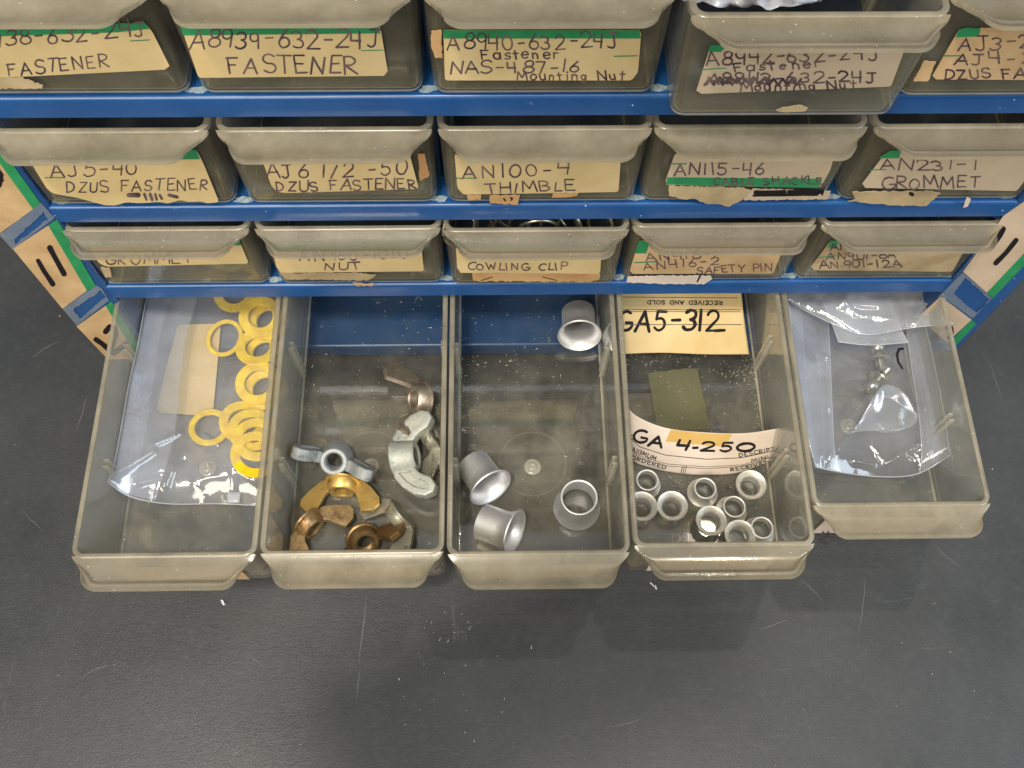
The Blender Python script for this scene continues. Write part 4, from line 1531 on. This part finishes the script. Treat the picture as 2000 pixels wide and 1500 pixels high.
for i in range(5):
    xc = D12[i].location.x
    n = (110, 210, 260, 520, 60)[i]
    cl = None
    if i == 3:
        q = at(1465, 740, z=F), at(1300, 700, z=F), at(1480, 820, z=F), at(1440, 730, z=F)
        cl = [(q[0].x, q[0].y, .0022, .008), (q[1].x, q[1].y, .014, .002), (q[2].x, q[2].y, .0012, .012), (q[3].x, q[3].y, .006, .004)]
    if i == 2:
        q = at(960, 720, z=F), at(915, 900, z=F)
        cl = [(q[0].x, q[0].y, .012, .006), (q[1].x, q[1].y, .003, .03)]
    flakes('plastic_shavings', ('white shavings on the floor by the washer bag', 'white shavings among the wing nuts', 'white shavings round the aluminium sleeves', 'dense white shavings round the tape patch', 'few white shavings in front of the stud bag')[i],
           xc - .0295, xc + .0295, -PULL[i] + .004, .034, F, n, 20 + i, 1.0, cl)

# ---- scratches and dust on the desk
desk = bpy.data.objects['desk_surface']
M['scratch'] = principled('desk_scratch', (.085, .087, .09), .5)
dsurf = lambda u, v, lift=0.0: at(u, v, z=ZDESK + .00004 + lift)
rnd = random.Random(12)
for (u0, v0, u1, v1, wd) in ((716, 1162, 700, 1300, 2.4), (704, 1300, 696, 1372, 1.6), (128, 470, 142, 540, 1.8), (110, 560, 150, 545, 1.4), (170, 770, 148, 846, 1.6), (60, 700, 118, 664, 1.4), (1452, 1092, 1488, 1078, 1.8),
                             (1560, 1130, 1610, 1180, 1.3), (1480, 1232, 1540, 1210, 1.6), (150, 1330, 230, 1296, 1.3), (480, 1270, 520, 1310, 1.2), (1690, 1120, 1676, 1240, 1.4), (1820, 1060, 1880, 1110, 1.2), (1930, 700, 1960, 790, 1.3), (40, 990, 90, 1040, 1.2), (1180, 1420, 1260, 1400, 1.2)):
    bm = bmesh.new()
    a, b = Vector((u0, v0)), Vector((u1, v1))
    nrm = Vector((a.y - b.y, b.x - a.x)).normalized()
    bend = rnd.uniform(-6, 6)
    pts = [a.lerp(b, i / 8) + nrm * (bend * sin(pi * i / 8) + rnd.uniform(-.6, .6)) for i in range(9)]
    for i in range(8):
        w0, w1 = wd * .5 * sin(pi * (i + .08) / 8.2), wd * .5 * sin(pi * (i + 1) / 8.2)
        bm.faces.new([bm.verts.new(dsurf(q.x, q.y)) for q in (pts[i] + nrm * w0, pts[i + 1] + nrm * w1, pts[i + 1] - nrm * w1, pts[i] - nrm * w0)])
    mesh_obj('scratch', bm, M['scratch'], desk, False)
q = at(880, 1228, z=ZDESK), at(865, 1320, z=ZDESK)
flakes('desk_dust', 'fine white dust specks scattered over the dark desk', -.26, .26, -.21, -.02, ZDESK, 110, 77, .75, [(q[0].x, q[0].y, .006, .004), (q[1].x, q[1].y, .012, .012)])

# ---- crumbs on the desk
for u, v, s, lb in ((433, 1172, .0016, 'pale lint crumb on the desk below the leftmost drawer handle'), (1270, 1137, .0014, 'bluish lint thread on the desk by the fourth handle'), (1038, 1261, .0006, 'white speck on the open desk'), (116, 615, .0009, 'tan crumb on the desk left of the number label')):
    bm = bmesh.new()
    rnd = random.Random(u)
    p = at(u, v, z=ZDESK + .0004)
    pts = [p]
    for i in range(7):
        pts.append(pts[-1] + Vector((rnd.uniform(-.3, .6), rnd.uniform(-.7, .3), rnd.uniform(-.1, .25))) * s)
    for q in pts:
        q.z = max(q.z, ZDESK + .0003)
    tube(bm, pts, s * .22, 6)
    fix(bm)
    tag(mesh_obj('lint_crumb', bm, M['scrap'] if u == 116 else M['lint']), lb, 'crumb')

# ---- the photographer's phone, held flat over the desk
pm = Matrix((CX, CY, -CF)).transposed().to_4x4() @ Matrix.Rotation(R(27), 4, 'Z')
pm.translation = PHONE_C
ph = thing('phone', 'black phone held level above the drawers, screen up', 'phone', mat=pm)
bm = bmesh.new()
loft(bm, [rrect(.0735 - q, -.034 + q, .034 - q, .009, .009, z) for z, q in ((.0008, .0012), (.0018, 0), (.0070, 0), (.0080, .0012))])
fix(bm)
mesh_obj('body', bm, M['print'], ph, angle=40)
bm = bmesh.new()
loft(bm, [rrect(.0715, -.032, .032, .008, .008, z) for z in (.00805, .0083)])
fix(bm)
mesh_obj('screen', bm, principled('phone_glass', (.01, .01, .012), .1), ph, angle=40)

bpy.context.view_layer.update()
for o in SC.objects:
    if 'front' in o.keys():
        del o['front']
